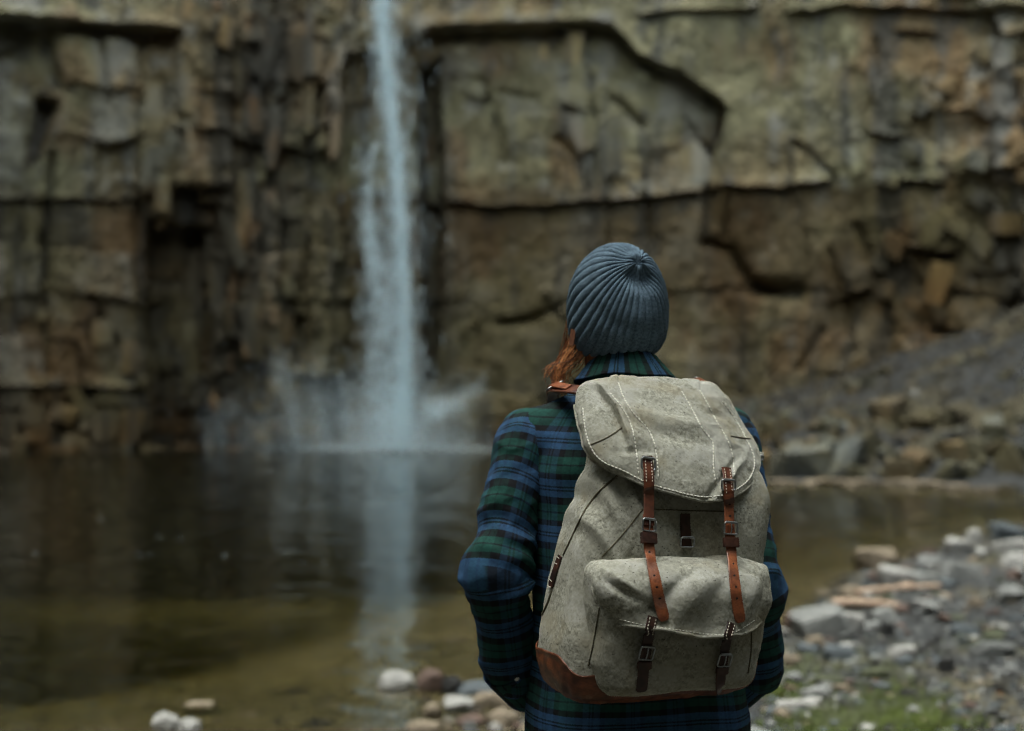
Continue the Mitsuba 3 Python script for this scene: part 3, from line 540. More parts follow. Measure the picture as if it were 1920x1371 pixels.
# driftwood
def wood_fn(p, n, uv):
    g = fbm(p.x * 3, p.y * 40, p.z * 40, 3)
    return mix((.36, .24, .16), (.52, .40, .30), g)
scene['driftwood'] = principled(proc(wood_fn), .8)
def log(a, b, r, label, name='driftwood_log'):
    A, B = on_ground(*a), on_ground(*b); t = np.linspace(0, 1, 14)
    p = A + (B - A) * t[:, None] + [0, 0, r * .8]; p[:, 2] += .008 * np.sin(t * 4); p[:, 1] += .02 * np.sin(t * 3 + 1)
    put(new_key(name), tube(p, r * (1 + .06 * np.sin(t * 17)) * (1 - .3 * t), 9), 'driftwood', label, 'driftwood', smooth=50)
log((1562, 1142), (1684, 1144), .045, 'peeled pale log lying at the water\'s edge of the right bank')
log((1606, 1120), (1762, 1104), .035, 'pinkish weathered log above the peeled pale one')
log((1690, 1104), (1850, 1074), .022, 'thin grey branch reaching up the right bank')
log((1470, 1162), (1560, 1146), .02, 'thin broken stick by the hiker\'s right elbow')

# grass and small leaves in the foreground
def leaf_bsdf(col, tr): return dict(type='principledthin', base_color={'type': 'rgb', 'value': list(col)}, roughness=.6, diff_trans=tr, spec_trans=0.)
scene['grass_blade'] = leaf_bsdf((.13, .165, .05), .6); scene['grass_pale'] = leaf_bsdf((.19, .21, .12), .6); scene['fallen_leaf'] = leaf_bsdf((.16, .07, .03), .4)
def blades(n, px, py, sx, sy, h, seed):
    r = np.random.default_rng(seed); V, F = [], []
    q = np.array([on_ground(*c) for c in np.stack([px + r.normal(0, sx, 60), np.clip(py + r.normal(0, sy, 60), 1120, 1700)], 1)])
    base = q[r.integers(60, size=n)] + np.stack([r.normal(0, .05, n), r.normal(0, .07, n), np.zeros(n)], 1); base[:, 2] = _gz.ev(base[:, 0], base[:, 1])
    a = r.uniform(0, 6.28, n); hh = h * .62 * r.uniform(.4, 1.3, n); w = .0055 * r.uniform(.7, 1.6, n); bend = hh * r.uniform(.2, .9, n)
    t = np.linspace(0, 1, 4); d = np.stack([np.cos(a), np.sin(a), a * 0], 1); s = np.stack([-np.sin(a), np.cos(a), a * 0], 1)
    mid = base[:, None] + d[:, None] * (bend[:, None] * t ** 2)[..., None] + np.array([0, 0, 1]) * (hh[:, None] * (t - .25 * t ** 2))[..., None]
    ww = (w[:, None] * (1 - t ** 2 * .95))[..., None] * s[:, None]
    v = np.stack([mid - ww, mid + ww], 2).reshape(n, 8, 3)
    f = np.array([[0, 1, 3], [0, 3, 2], [2, 3, 5], [2, 5, 4], [4, 5, 7], [4, 7, 6]])
    return trimesh.Trimesh(v.reshape(-1, 3), (f[None] + 8 * np.arange(n)[:, None, None]).reshape(-1, 3), process=False)
g1 = [blades(2400, 1690, 1345, 55, 20, .045, 1), blades(2080, 1560, 1368, 55, 20, .045, 2), blades(1440, 1660, 1385, 90, 18, .06, 3), blades(800, 1480, 1300, 25, 20, .05, 5), blades(416, 1660, 1302, 30, 8, .05, 6), blades(1120, 1740, 1362, 40, 14, .06, 7)]
g2 = [blades(1440, 1580, 1350, 60, 25, .06, 11), blades(800, 1620, 1245, 60, 20, .04, 12), blades(480, 1830, 1200, 20, 12, .04, 13), blades(640, 1500, 1260, 25, 22, .05, 14), blades(640, 1700, 1330, 60, 20, .06, 15)]
put('grass__green_blades', cat(g1), 'grass_blade', kind='stuff'); put('grass__pale_blades', cat(g2), 'grass_pale', kind='stuff')
tag('grass', 'low green grass growing among the stones beside the hiker', 'grass', kind='stuff')
r = np.random.default_rng(31); lv = []
for i in range(40):
    p = on_ground(r.uniform(1450, 1920), r.uniform(1060, 1370)) + [0, 0, .02]; a = r.uniform(0, 6.28); s = r.uniform(.012, .026)
    v = np.array([[-1, 0, 0], [-.2, .5, .15], [1, 0, .05], [-.2, -.5, .1]]) * s
    lv.append((rot_z(trimesh.Trimesh(v, [[0, 2, 1], [0, 3, 2]], process=False), a, (r.normal(0, .3), r.normal(0, .3))).vertices + p, [[0, 2, 1], [0, 3, 2]]))
put('fallen_leaves', cat(lv), 'fallen_leaf', 'scattered rusty fallen leaves on the right bank', 'leaves', kind='stuff')
# foam flecks drifting on the pool
r = np.random.default_rng(3); fl = []
for px, py in [(56, 1042), (35, 1076), (285, 1042), (285, 1103), (270, 1040), (475, 1013), (565, 1012), (647, 1041), (570, 1057), (590, 1057), (610, 1057), (520, 925), (535, 925), (550, 924), (510, 926), (120, 985), (300, 1005), (325, 962), (190, 972), (360, 1040), (425, 1043), (700, 928), (745, 926), (800, 1000), (300, 935), (830, 886), (345, 1010), (460, 1050)][::2]:
    for k in range(1):
        d = ray(px + r.normal(0, 5), py + r.normal(0, 1)); q = np.array([0, 0, ZC]) - d * ZC / d[2]
        m = trimesh.creation.icosphere(1, 1.0); m.vertices = m.vertices * [.009 * r.uniform(.4, 1.2), .012, .003]; fl.append(moved(m, q + [0, 0, .004]))
put('foam', cat(fl), 'white_water', 'small white foam flecks drifting on the dark pool', 'foam', kind='stuff')
# ------------------------------------------------------------------ the hiker, seen from behind
G0 = float(ground_z(.23, 2.8))
def sett(t):
    """one run of the tartan: blue, black, green, black with thin dark lines"""
    f = t / .089 - dr.floor(t / .089)
    blue, black, green = mi.Color3f(.024, .070, .150), mi.Color3f(.005, .006, .008), mi.Color3f(.008, .050, .040)
    line = lambda c, w: smoothstep(w + .012, w - .004, dr.abs(f - c))
    c = mix(black, blue, smoothstep(.0, .02, f) * smoothstep(.39, .37, f))
    c = mix(c, green, smoothstep(.49, .51, f) * smoothstep(.86, .84, f))
    c = mix(c, black, dr.maximum(dr.maximum(line(.155, .014), line(.225, .014)), line(.675, .014)) * .85)
    return c
def plaid_fn(p, n, uv):
    fuzz = fbm(p.x * 260, p.y * 260, p.z * 260, 2); worn = fbm(p.x * 30, p.y * 30, p.z * 30, 3)
    return (sett(uv.y) * .75 + sett(uv.x) * .25) * (.45 + .6 * fuzz + .5 * worn)
scene['plaid'] = bumped(principled(proc(plaid_fn), .95, sheen=.1), lambda p, n, uv: noise(p.x * 700, p.y * 700, p.z * 700) + .8 * noise(p.x * 160, p.y * 160, p.z * 160), .00016, 5e-4)
def knit_fn(p, n, uv):
    return mix((.028, .050, .072), (.120, .180, .235), fbm(p.x * 260, p.y * 260, p.z * 260, 2)) * (.8 + .4 * fbm(p.x * 40, p.y * 40, p.z * 40, 2))
scene['knit'] = bumped(principled(proc(knit_fn), .95, sheen=.1), lambda p, n, uv: noise(p.x * 600, p.y * 600, p.z * 600), .00016, 5e-4)
scene['skin'] = principled((.50, .30, .22), .5)
scene['hair'] = principled(proc(lambda p, n, uv: mix((.07, .022, .008), (.30, .10, .035), noise(p.x * 240, p.y * 240, p.z * 30))), .45, specular=.4)
scene['hair_light'] = principled((.66, .30, .12), .4, specular=.5)
scene['denim'] = principled(proc(lambda p, n, uv: mi.Color3f(.014, .018, .026) * (.6 + .8 * fbm(p.x * 300, p.y * 300, p.z * 300, 2))), .9)
scene['boot_leather'] = principled((.06, .035, .02), .55)
scene['rubber'] = principled((.02, .02, .02), .8)
scene['pearl'] = principled((.62, .63, .62), .25, specular=.6)

SL, EL, WL, CL = [np.array(a) for a in ((.030, 2.79, 1.602), (-.029, 2.73, 1.350), (-.004, 2.81, 1.150), (.034, 2.855, 1.10))]
SR, ER, WR, CR = [np.array(a) for a in ((.424, 2.80, 1.602), (.455, 2.74, 1.325), (.480, 2.82, 1.150), (.444, 2.865, 1.10))]
PROF = np.array([[.80, .245, .190, .125], [.93, .246, .214, .138], [1.06, .246, .214, .137], [1.26, .232, .186, .120], [1.42, .228, .196, .124], [1.54, .228, .196, .122], [1.61, .228, .176, .106], [1.66, .226, .118, .084], [1.72, .220, .064, .066], [1.80, .216, .058, .062]])
def torso_d(X, Y, Z, inset=0.):
    c, wx, wy = (np.interp(Z, PROF[:, 0], PROF[:, k]) for k in (1, 2, 3)); wx, wy = wx - inset, wy - inset
    q = np.sqrt(np.abs((X - c) / wx) ** 2.4 + np.abs((Y - 2.80) / wy) ** 2.4 + 1e-9)
    return (q ** (2 / 2.4 * 1.2) - 1) * np.minimum(wx, wy) * .8
HC = np.array([.208, 2.80, 1.862])
def body_d(X, Y, Z):
    d = np.maximum(torso_d(X, Y, Z, .028), np.maximum(Z - 1.70, .86 - Z))
    for S, E, W, C, sg in ((SL, EL, WL, CL, 1), (SR, ER, WR, CR, -1)):
        d = smin(d, cone(X, Y, Z, (.226 + (S[0] - .226) * .35, 2.8, 1.655), S, .032, .036), .03)
        d = smin(d, cone(X, Y, Z, S, E, .036, .030), .02); d = smin(d, cone(X, Y, Z, E, W, .030, .025), .01)
        H = C + np.array([sg * .055, .012, -.05])
        d = smin(d, cone(X, Y, Z, W, C, .027, .026), .01); d = smin(d, cone(X, Y, Z, C, H, .030, .026), .015)
        for k in range(4):
            o = np.array([0, (k - 1.5) * .017, 0]); a = H + o; b = a + np.array([sg * .012, .008, -.034 - .005 * (k in (1, 2))]); c = b + np.array([sg * .014, 0, -.024])
            d = smin(d, np.minimum(cone(X, Y, Z, a, b, .0085, .008), cone(X, Y, Z, b, c, .008, .0065)), .004)
        d = smin(d, cone(X, Y, Z, C + [0, .028, -.02], H + [sg * .02, .05, -.02], .010, .008), .006)
    for sx in (.145, .335):
        d = smin(d, cone(X, Y, Z, (sx, 2.80, .90), (sx, 2.80, G0 + .50), .085, .055), .03); d = smin(d, cone(X, Y, Z, (sx, 2.80, G0 + .50), (sx, 2.79, G0 + .10), .055, .036), .02)
        d = smin(d, cone(X, Y, Z, (sx, 2.78, G0 + .06), (sx, 2.93, G0 + .045), .034, .028), .02)
    d = smin(d, cone(X, Y, Z, (.216, 2.80, 1.66), (.210, 2.795, 1.80), .056, .054), .03)
    hd = ellipsoid(X, Y, Z, HC + [0, .004, .008], (.072, .086, .092)); hd = smin(hd, ellipsoid(X, Y, Z, HC + [0, .035, -.055], (.056, .056, .066)), .03)
    hd = smin(hd, cone(X, Y, Z, HC + [0, .088, .012], HC + [0, .108, -.022], .008, .012), .012); hd = smin(hd, ellipsoid(X, Y, Z, HC + [0, .08, -.10], (.020, .016, .016)), .015)
    hd = smin(hd, ellipsoid(X, Y, Z, HC + [0, .092, -.058], (.024, .010, .008)), .006); hd = smin(hd, ellipsoid(X, Y, Z, HC + [0, .082, .026], (.044, .014, .010)), .012)
    for s in (-1, 1):
        hd = np.maximum(hd, -ellipsoid(X, Y, Z, HC + [s * .031, .101, .006], (.017, .012, .010)))
        hd = smin(hd, ellipsoid(X, Y, Z, HC + [s * .076, .0, -.012], (.010, .018, .030)), .006)
    return smin(d, hd, .02)
put('person__body', surface_net(body_d, (-.13, 2.58, G0 - .02), (.58, 3.05, 1.99), .0075), 'skin', smooth=True)

def folds(m, amp, freq, seed, ax=(1, 1, 1)):
    v = np.array(m.vertices); n = np.array(meshkit.arrays(m, True)[2]); q = v * np.array(ax) * freq
    r = nfbm(q[:, 0], q[:, 1], q[:, 2], 3, seed); return trimesh.Trimesh(v + n * (amp * (1 - 2 * np.abs(2 * r - 1)))[:, None], m.faces, process=False)
# shirt: torso
def shirt_d(X, Y, Z):
    d = torso_d(X, Y, Z)
    for S in (SL, SR): d = smin(d, cone(X, Y, Z, (.226 + (S[0] - .226) * .30, 2.8, 1.652), S + [0, 0, -.002], .050, .052), .03)
    d = np.maximum(d, Z - 1.728)
    h = .93 + .03 * np.cos((X - .24) * 9)
    return np.maximum(d, h - Z)
m = surface_net(shirt_d, (-.05, 2.60, .88), (.52, 3.0, 1.75), .0055)
m = folds(m, .009, 8, 3, (1, 1, .6)); v = np.array(m.vertices)
put('person__shirt', m, 'plaid', 'blue and green tartan flannel shirt with black lines', smooth=True, uv=np.stack([np.arctan2(v[:, 0] - .228, 2.80 - v[:, 1]) * .17 + .02, v[:, 2] + .006 * np.sin(v[:, 0] * 14) + .012 + .010 * (nfbm(v[:, 0] * 8, v[:, 1] * 8, v[:, 2] * 8, 2, 6) - .5)], 1))
# sleeves, wrinkled at the elbow
def sleeve(S, E, W, C, seed, sg):
    def d_(X, Y, Z):
        d = smin(cone(X, Y, Z, S, S + (E - S) * .55, .0575, .0535), cone(X, Y, Z, S + (E - S) * .55, E, .053, .056), .01)
        d = smin(d, cone(X, Y, Z, E, W, .056, .051), .035)
        return d
    lo, hi = np.min([S, E, W, C], 0) - .09, np.max([S, E, W, C], 0) + .09
    m = surface_net(d_, lo, hi, .0045); v = np.array(m.vertices)
    L = [S - [0, 0, .0], E, W]; l1 = np.linalg.norm(E - S); l2 = np.linalg.norm(W - E)
    t1 = np.clip((v - S) @ (E - S) / l1 ** 2, -.3, 1); t2 = np.clip((v - E) @ (W - E) / l2 ** 2, 0, 1.3)
    ax = np.where((t1 < 1)[:, None], S + t1[:, None] * (E - S), E + t2[:, None] * (W - E)); s = t1 * l1 + np.where(t1 >= 1, t2 * l2, 0)
    r = v - ax; ang = np.arctan2(r[:, 0] * sg, -r[:, 1])
    n = np.array(meshkit.arrays(m, True)[2]); el = np.exp(-((s - l1) / .10) ** 2)
    # compression folds: rings that run slantwise round the sleeve, deepest inside the bend
    ph = s * 105 + 1.3 * np.cos(ang + 1) + 5 * nfbm(ang * .7, s * 6, seed, 2, seed)
    f = .0065 * el * (np.sin(ph / 1.35) ** 2 * 1.5 - .75) * (.6 + .4 * np.cos(ang - 1.9))
    f += .0075 * (1 - 2 * np.abs(2 * nfbm(v[:, 0] * 8 + v[:, 2] * 3, v[:, 1] * 8, v[:, 2] * 14 - v[:, 0] * 6, 3, seed + 1) - 1)) + .0022 * np.sin(s * 62 + 2 * np.cos(ang * 1.0 + seed)) * sstep(.05, .15, s)
    f += .003 * np.exp(-((s - l1 + .015) / .045) ** 2) * (.5 + .5 * np.cos(ang + 1.2))
    v = v + n * f[:, None]
    return v, m.faces, np.stack([ang * .055, 1.634 - s - .020 * np.cos(ang + .4) * sstep(.32, .0, s) - .012 * np.cos(ang) + .010 * (nfbm(v[:, 0] * 9, v[:, 1] * 9, v[:, 2] * 9, 2, seed) - .5)], 1)
for S, E, W, C, seed, sg in ((SL, EL, WL, CL, 5, 1), (SR, ER, WR, CR, 15, -1)):
    v, f, uv = sleeve(S, E, W, C, seed, sg)
    k = put('person__shirt__sleeve', trimesh.Trimesh(v, f, process=False), 'plaid', smooth=True, uv=uv)
    # cuff: a stiff band that ends at the pocket
    t = np.linspace(-.045, 1.0, 12); ph = np.linspace(0, 2 * np.pi, 60, endpoint=False); dirv = (C - W) / np.linalg.norm(C - W)
    a = np.cross(dirv, [0, 1, 0]); a /= np.linalg.norm(a); b = np.cross(dirv, a)
    rr = np.interp(t, [-.045, .1, .9, 1], [.052, .0525, .050, .047]); q = W - dirv * .012 + dirv * (t * (np.linalg.norm(C - W) + .02))[:, None]
    R = rr[:, None] * (1 + .02 * np.sin(3 * ph + seed)[None]); out = q[:, None] + R[..., None] * (np.cos(ph)[None, :, None] * a + np.sin(ph)[None, :, None] * b)
    inn = q[::-1, None] + (R[::-1] - .004)[..., None] * (np.cos(ph)[None, :, None] * a + np.sin(ph)[None, :, None] * b)
    loop = np.concatenate([out, inn, out[:1]]); cm = grid_mesh(loop, wrap=True)
    put('person__shirt__cuff', cm, 'plaid', smooth=True, uv=np.stack([loop[..., 2].ravel() + .03, np.tile(ph * .05, len(loop)) + .043], 1))
    bp = P(969, 1272, 2.77) if sg > 0 else P(1437, 1282, 2.78)
    D_ = ray(969, 1272) if sg > 0 else ray(1437, 1282)
    # sit the pearl snap on the cuff's skin
    tri = cm.vertices[cm.faces]; best = None
    e1, e2 = tri[:, 1] - tri[:, 0], tri[:, 2] - tri[:, 0]; h_ = np.cross(D_, e2); aa = (e1 * h_).sum(1); aa = np.where(np.abs(aa) < 1e-12, 1e-12, aa); s_ = np.array([0, 0, ZC]) - tri[:, 0]
    u_ = (s_ * h_).sum(1) / aa; qq = np.cross(s_, e1); v_ = (qq @ D_) / aa; tt = (e2 * qq).sum(1) / aa; ok = (u_ >= 0) & (v_ >= 0) & (u_ + v_ <= 1) & (tt > 0)
    if ok.any():
        i = np.where(ok)[0][np.argmin(tt[ok])]; bp = np.array([0, 0, ZC]) + D_ * tt[i]
    bt = trimesh.creation.icosphere(2, 1.0); bt.vertices = bt.vertices * [.0055, .003, .0055]
    put('person__shirt__snap_button', moved(bt, bp - [0, .001, 0]), 'pearl', smooth=True)
# collar, folded over, its stripes running up and down
ph = np.linspace(-2.55, 2.55, 120); t = np.linspace(0, 1, 14); cc = np.array([.2205, 2.795])
rx = np.interp(t, [0, .12, 1], [.066, .070, .103]); ry = np.interp(t, [0, .12, 1], [.070, .074, .102])
sag = .030 * (1 - np.cos(ph)) / 2 + .002 * np.sin(ph * 5)
zt, zb = 1.774 - .035 * ((1 - np.cos(ph)) / 2) ** 1.2, 1.729 - sag - .03 * sstep(1.6, 2.5, np.abs(ph))
def shell(o):
    X = cc[0] + .004 * t[:, None] + (rx[:, None] + o) * np.sin(ph) * (1 + .01 * np.sin(ph * 4 + 1)); Y = cc[1] - (ry[:, None] + o) * np.cos(ph); Z = zt + (zb - zt) * t[:, None]
    return np.stack([np.broadcast_to(X, Z.shape), np.broadcast_to(Y, Z.shape), Z], -1)
o_, i_ = shell(.0), shell(-.006); lp = np.concatenate([o_, i_[::-1], o_[:1]])
put('person__shirt__collar', grid_mesh(lp), 'plaid', 'turned down tartan collar with upright stripes', smooth=True, uv=np.stack([lp[..., 2].ravel(), np.tile(ph * .098 + .044, len(lp))], 1))
# trousers and boots
def trouser_d(X, Y, Z):
    d = np.maximum(torso_d(X, Y, Z, .008), np.maximum(Z - 1.05, .84 - Z))
    for sx in (.145, .335):
        d = smin(d, cone(X, Y, Z, (sx, 2.80, .90), (sx, 2.80, G0 + .50), .102, .078), .03); d = smin(d, cone(X, Y, Z, (sx, 2.80, G0 + .50), (sx, 2.79, G0 + .14), .078, .064), .02)
    return np.maximum(d, G0 + .12 - Z)
put('person__trousers', folds(surface_net(trouser_d, (-.02, 2.60, G0 + .08), (.52, 3.0, 1.08), .008), .005, 9, 4), 'denim', 'dark trousers', smooth=True)
for sx in (.145, .335):
    bd = lambda X, Y, Z: np.maximum(smin(cone(X, Y, Z, (sx, 2.79, G0 + .22), (sx, 2.79, G0 + .07), .056, .054), cone(X, Y, Z, (sx, 2.78, G0 + .055), (sx, 2.95, G0 + .05), .052, .046), .03), G0 + .028 - Z)
    k = put('person__boot', surface_net(bd, (sx - .08, 2.68, G0), (sx + .08, 3.04, G0 + .3), .007), 'boot_leather', smooth=True)
    so = trimesh.creation.extrude_polygon(shapely.LineString([(sx, 2.78), (sx, 2.95)]).buffer(.053), .03); put(k + '__sole', moved(so, (0, 0, G0 - .002)), 'rubber')

# knitted hat: ribs gather at a crown that tips back towards the viewer
pole = np.array([.336, -.70, .63]); pole /= np.linalg.norm(pole)
e1 = np.cross(pole, [0, 0, 1.]); e1 /= np.linalg.norm(e1); e2 = np.cross(e1, pole)        # e1 to the side, e2 up and over
NR = 36; th = np.linspace(.004, math.radians(129), 200) ; ph = np.linspace(0, 2 * np.pi, NR * 14, endpoint=False); TH, PH = np.meshgrid(th, ph, indexing='ij')
phs = PH + .10 * np.sin(2 * PH + 1) * np.exp(-TH) + .06 * np.sin(3 * PH + TH * 2)
s = np.cos(TH)[..., None] * pole + np.sin(TH)[..., None] * (np.cos(PH)[..., None] * e1 + np.sin(PH)[..., None] * e2)
rad = np.array([.0985, .106, .1245]); low = sstep(-.05, .9, -s[..., 2])
base = s * rad * np.stack([1 + .15 * low, 1 + .16 * low, 1 - .04 * low], -1)
nrm = s / rad; nrm /= np.linalg.norm(nrm, axis=-1, keepdims=True)
rib = np.abs(np.cos(phs * NR / 2)) ** .55
gath = np.abs(np.cos(phs * 6.5 + .8 * np.sin(PH * 3))) ** .8
down = -np.sin(PH)                                                # 1 below the crown
disp = .0042 * (rib - .72) * (1 + .22 * np.sin(TH * 210)) * sstep(.06, .50, TH) * (1 + .5 * sstep(1.0, 1.6, TH)) + .0042 * (gath - .6) * np.exp(-(TH / .30) ** 2) * sstep(0, .08, TH)
disp += -.003 * np.exp(-(TH / .06) ** 2) + .006 * np.exp(-((TH - .15) / .08) ** 2) * sstep(-.1, .9, -down)
disp += -.013 * np.exp(-((TH - .30) / .20) ** 2) * sstep(.15, .75, down) + .0045 * np.exp(-((TH - .10) / .07) ** 2) * sstep(-.1, .5, down)
disp += .004 * (nfbm(s[..., 0] * 3, s[..., 1] * 3, s[..., 2] * 3, 2, 4) - .5) - .004 * np.exp(-((TH - 1.15) / .12) ** 2) * sstep(.2, .9, down) * .6
hat = base + nrm * disp[..., None] + np.array([.2085, 2.80, 1.8635])
inner = (base * .94)[::-1] + np.array([.2085, 2.80, 1.8635])
hv = grid_mesh(np.concatenate([hat, inner[:60]]), wrap=True, flip=True)
put('person__knitted_hat', hv, 'knit', 'blue grey ribbed knitted hat', smooth=True)
def cast(mesh, px, py):
    """first point and normal of the mesh on the sight lines"""
    v, f = np.asarray(mesh.vertices), np.asarray(mesh.faces); tri = v[f]; e1, e2 = tri[:, 1] - tri[:, 0], tri[:, 2] - tri[:, 0]; nn = np.cross(e1, e2); nn /= np.linalg.norm(nn, axis=1, keepdims=True) + 1e-15
    o = np.array([0, 0, ZC]); s_ = o - tri[:, 0]; q = np.cross(s_, e1); out = []
    for D in ray(np.atleast_1d(px), np.atleast_1d(py)):
        h_ = np.cross(D, e2); a = (e1 * h_).sum(1); a = np.where(np.abs(a) < 1e-14, 1e-14, a)
        u = (s_ * h_).sum(1) / a; w = (q @ D) / a; t = (e2 * q).sum(1) / a
        ok = (u >= -1e-6) & (w >= -1e-6) & (u + w <= 1 + 1e-6) & (t > 0)
        if ok.any():
            i = np.where(ok)[0][np.argmin(t[ok])]; n_ = nn[i] if nn[i] @ D < 0 else -nn[i]
            out.append((o + D * t[i], n_))
        else: out.append((np.full(3, np.nan), np.array([0, -1., 0])))
    return np.array([a for a, _ in out]), np.array([b for _, b in out])
hp, hn = cast(hv, [1076], [632]); tag_box = trimesh.creation.box((.014, .002, .031)); tag_box = trimesh.Trimesh(*trimesh.remesh.subdivide(tag_box.vertices, tag_box.faces), process=False)
ang = math.atan2(hn[0][0], -hn[0][1]); R = trimesh.transformations.euler_matrix(0, .25, ang)[:3, :3]
scene['leather_tag'] = principled((.20, .085, .05), .6)
put('person__knitted_hat__tag', trimesh.Trimesh(tag_box.vertices @ R.T + hp[0] + hn[0] * .004, tag_box.faces, process=False), 'leather_tag', 'small brown leather tag')
# hair: a loose copper tail swept out from under the hat on the left
r = np.random.default_rng(12); st, lt = [], []
for i in range(78):
    k = r.random(); dep = r.uniform(2.79, 2.86)
    a = P(1070 + 30 * k + r.normal(0, 3), 634 + 30 * k + r.normal(0, 4), dep); out = P(1050 + 24 * k + r.normal(0, 4), 672 + 12 * k + r.normal(0, 5), dep); mid = P(1038 + 22 * k + r.normal(0, 5), 703 + r.normal(0, 6), dep)
    end = P(1042 + 20 * k + r.normal(0, 8), 738 - 22 * k * r.random() + r.normal(0, 6), dep + r.normal(0, .01))
    if r.random() < .14: mid, end = P(1030 + r.normal(0, 5), 690 + r.normal(0, 6), dep), P(1024 + r.normal(0, 6), 706 + r.normal(0, 9), dep)
    c = spline([a, out, mid, end], 14); (lt if r.random() < .5 else st).append(tube(c, np.linspace(.00095, .0004, 14), 4, caps=False))
for i in range(14):
    a = P(1066 + r.normal(0, 3), r.uniform(590, 650), 2.83); b = a + [-.006 * r.random() - .002, 0, -.03]; st.append(tube(spline([a, b, a + [-.004 + r.normal(0, .005), 0, -.07]], 8), .0006, 4, caps=False))
# hair under the hat, round the nape and the temples
for i in range(160):
    g = r.uniform(-2.0, 2.0); a = np.array([.209 + .062 * math.sin(g), 2.80 - .062 * math.cos(g), 1.79 + .03 * (1 - math.cos(g))]); b = a + [.002 * math.sin(g), -.002 * math.cos(g), -.04]; st.append(tube([a, b, b + [0, .012, -.03]], .0014, 4, caps=False))
put('person__hair', cat(st), 'hair', 'copper hair hanging loose below the hat', smooth=True)
put('person__hair__light_strands', cat(lt), 'hair_light', 'paler copper strands', smooth=True)
tag('person', 'person standing with hands in pockets, grey knitted hat and tartan shirt, seen from behind', 'person')
# ------------------------------------------------------------------ the canvas rucksack
PSI = math.radians(20); NB, RB = np.array([math.sin(PSI), -math.cos(PSI), 0]), np.array([math.cos(PSI), math.sin(PSI), 0]); QB = np.array([.235, 2.695, 0])
def B(px, py, d):
    """traced point on the plane that stands d in front of the rucksack's back"""
    D = ray(px, py); o = np.array([0, 0, ZC]); t = (np.asarray(d) - (o - QB) @ NB) / (D @ NB); return o + D * t[..., None]
def loc(p): return (p - QB) @ RB, (p - QB) @ NB, p[..., 2]
def wld(a, d, z): return QB * [1, 1, 0] + np.asarray(a)[..., None] * RB + np.asarray(d)[..., None] * NB + np.asarray(z)[..., None] * np.array([0, 0, 1.])
def canvas_fn(p, n, uv):
    fib = .6 * fbm(p.x * 380, p.y * 380, p.z * 300, 2) + .4 * noise(p.x * 190, p.y * 190, p.z * 150); mott = fbm(p.x * 60, p.y * 60, p.z * 60, 3); wear = fbm(p.x * 14 + 3, p.y * 14, p.z * 14, 4)
    c = mix((.135, .132, .100), (.350, .350, .300), smoothstep(.15, .85, fib))
    c = mix(c, (.255, .252, .21), smoothstep(.42, .62, fbm(p.x * 23, p.y * 23, p.z * 23 + 4, 3)) * .55) * (.90 + .20 * mott)
    c = mix(c, (.21, .18, .11), smoothstep(.54, .72, wear) * .4)
    c = mix(c, (.38, .38, .35), smoothstep(.54, .70, fbm(p.x * 19, p.y * 19 + 8, p.z * 19, 4)) * .35)
    spot = smoothstep(.80, .86, noise(p.x * 330, p.y * 330, p.z * 330)) * smoothstep(.50, .62, noise(p.x * 40 + 5, p.y * 40, p.z * 40))
    return mix(c, (.05, .045, .035), spot * .75)
CB = lambda p, n, uv: fbm(p.x * 230, p.y * 230, p.z * 230, 3)
scene['canvas'] = bumped(principled(proc(canvas_fn), .95), CB, .0011, 8e-4)
def leather_fn(a, b, grey):
    def fn(p, n, uv):
        m = fbm(p.x * 55, p.y * 55, p.z * 55, 4); g = noise(p.x * 420, p.y * 420, p.z * 420)
        return mix(mix(a, b, smoothstep(.3, .7, m)), grey, smoothstep(.60, .72, fbm(p.x * 38 + 4, p.y * 38, p.z * 38, 3)) * .5) * (.78 + .44 * g)
    return fn
scene['tan_leather'] = bumped(principled(proc(leather_fn((.105, .030, .012), (.22, .066, .024), (.20, .10, .07))), .42, specular=.45), lambda p, n, uv: noise(p.x * 500, p.y * 500, p.z * 500), .0004, 4e-4)
scene['base_leather'] = bumped(principled(proc(leather_fn((.060, .019, .009), (.150, .046, .018), (.16, .085, .055))), .45, specular=.45), lambda p, n, uv: noise(p.x * 400, p.y * 400, p.z * 400), .0004, 4e-4)
scene['dark_leather'] = principled(proc(leather_fn((.018, .008, .006), (.048, .018, .011), (.06, .04, .03))), .40, specular=.45)
scene['brown_leather'] = principled(proc(leather_fn((.050, .015, .008), (.11, .032, .013), (.10, .06, .045))), .38, specular=.5)
scene['steel'] = dict(type='twosided', bsdf=dict(type='principled', base_color=proc(lambda p, n, uv: mi.Color3f(.34, .36, .37) * (.45 + .8 * fbm(p.x * 300, p.y * 300, p.z * 300, 3))), metallic=.95, roughness=.34))
scene['thread'] = principled((.66, .65, .58), .8); scene['pale_thread'] = principled((.66, .60, .50), .8); scene['hole_dark'] = principled((.006, .005, .005), .9)

py_d = lambda py, Y=2.55: 1.7 - (np.asarray(py, float) - 730) * Y / FPX + .0
zD = py_d([1310, 1200, 1090, 1010, 950, 900, 840, 780, 745, 722, 708]); DD = PchipInterpolator(zD, [.205, .205, .195, .190, .180, .163, .132, .080, .042, .020, .012])
LO = np.array([(1120, 722), (1110, 745), (1105, 780), (1100, 840), (1082, 900), (1062, 950), (1041, 1010), (1022, 1090), (1010, 1150), (1003, 1190), (1002, 1225), (1010, 1262)], float)
RO = np.array([(1296, 724), (1318, 745), (1350, 800), (1384, 850), (1414, 892), (1432, 935), (1427, 1000), (1420, 1055), (1413, 1150), (1405, 1215), (1397, 1275), (1388, 1312)], float)
def side(line, d):
    p = B(line[:, 0], line[:, 1], d); a, _, z = loc(p); i = np.argsort(z); return PchipInterpolator(z[i], a[i], extrapolate=False), z.min(), z.max()
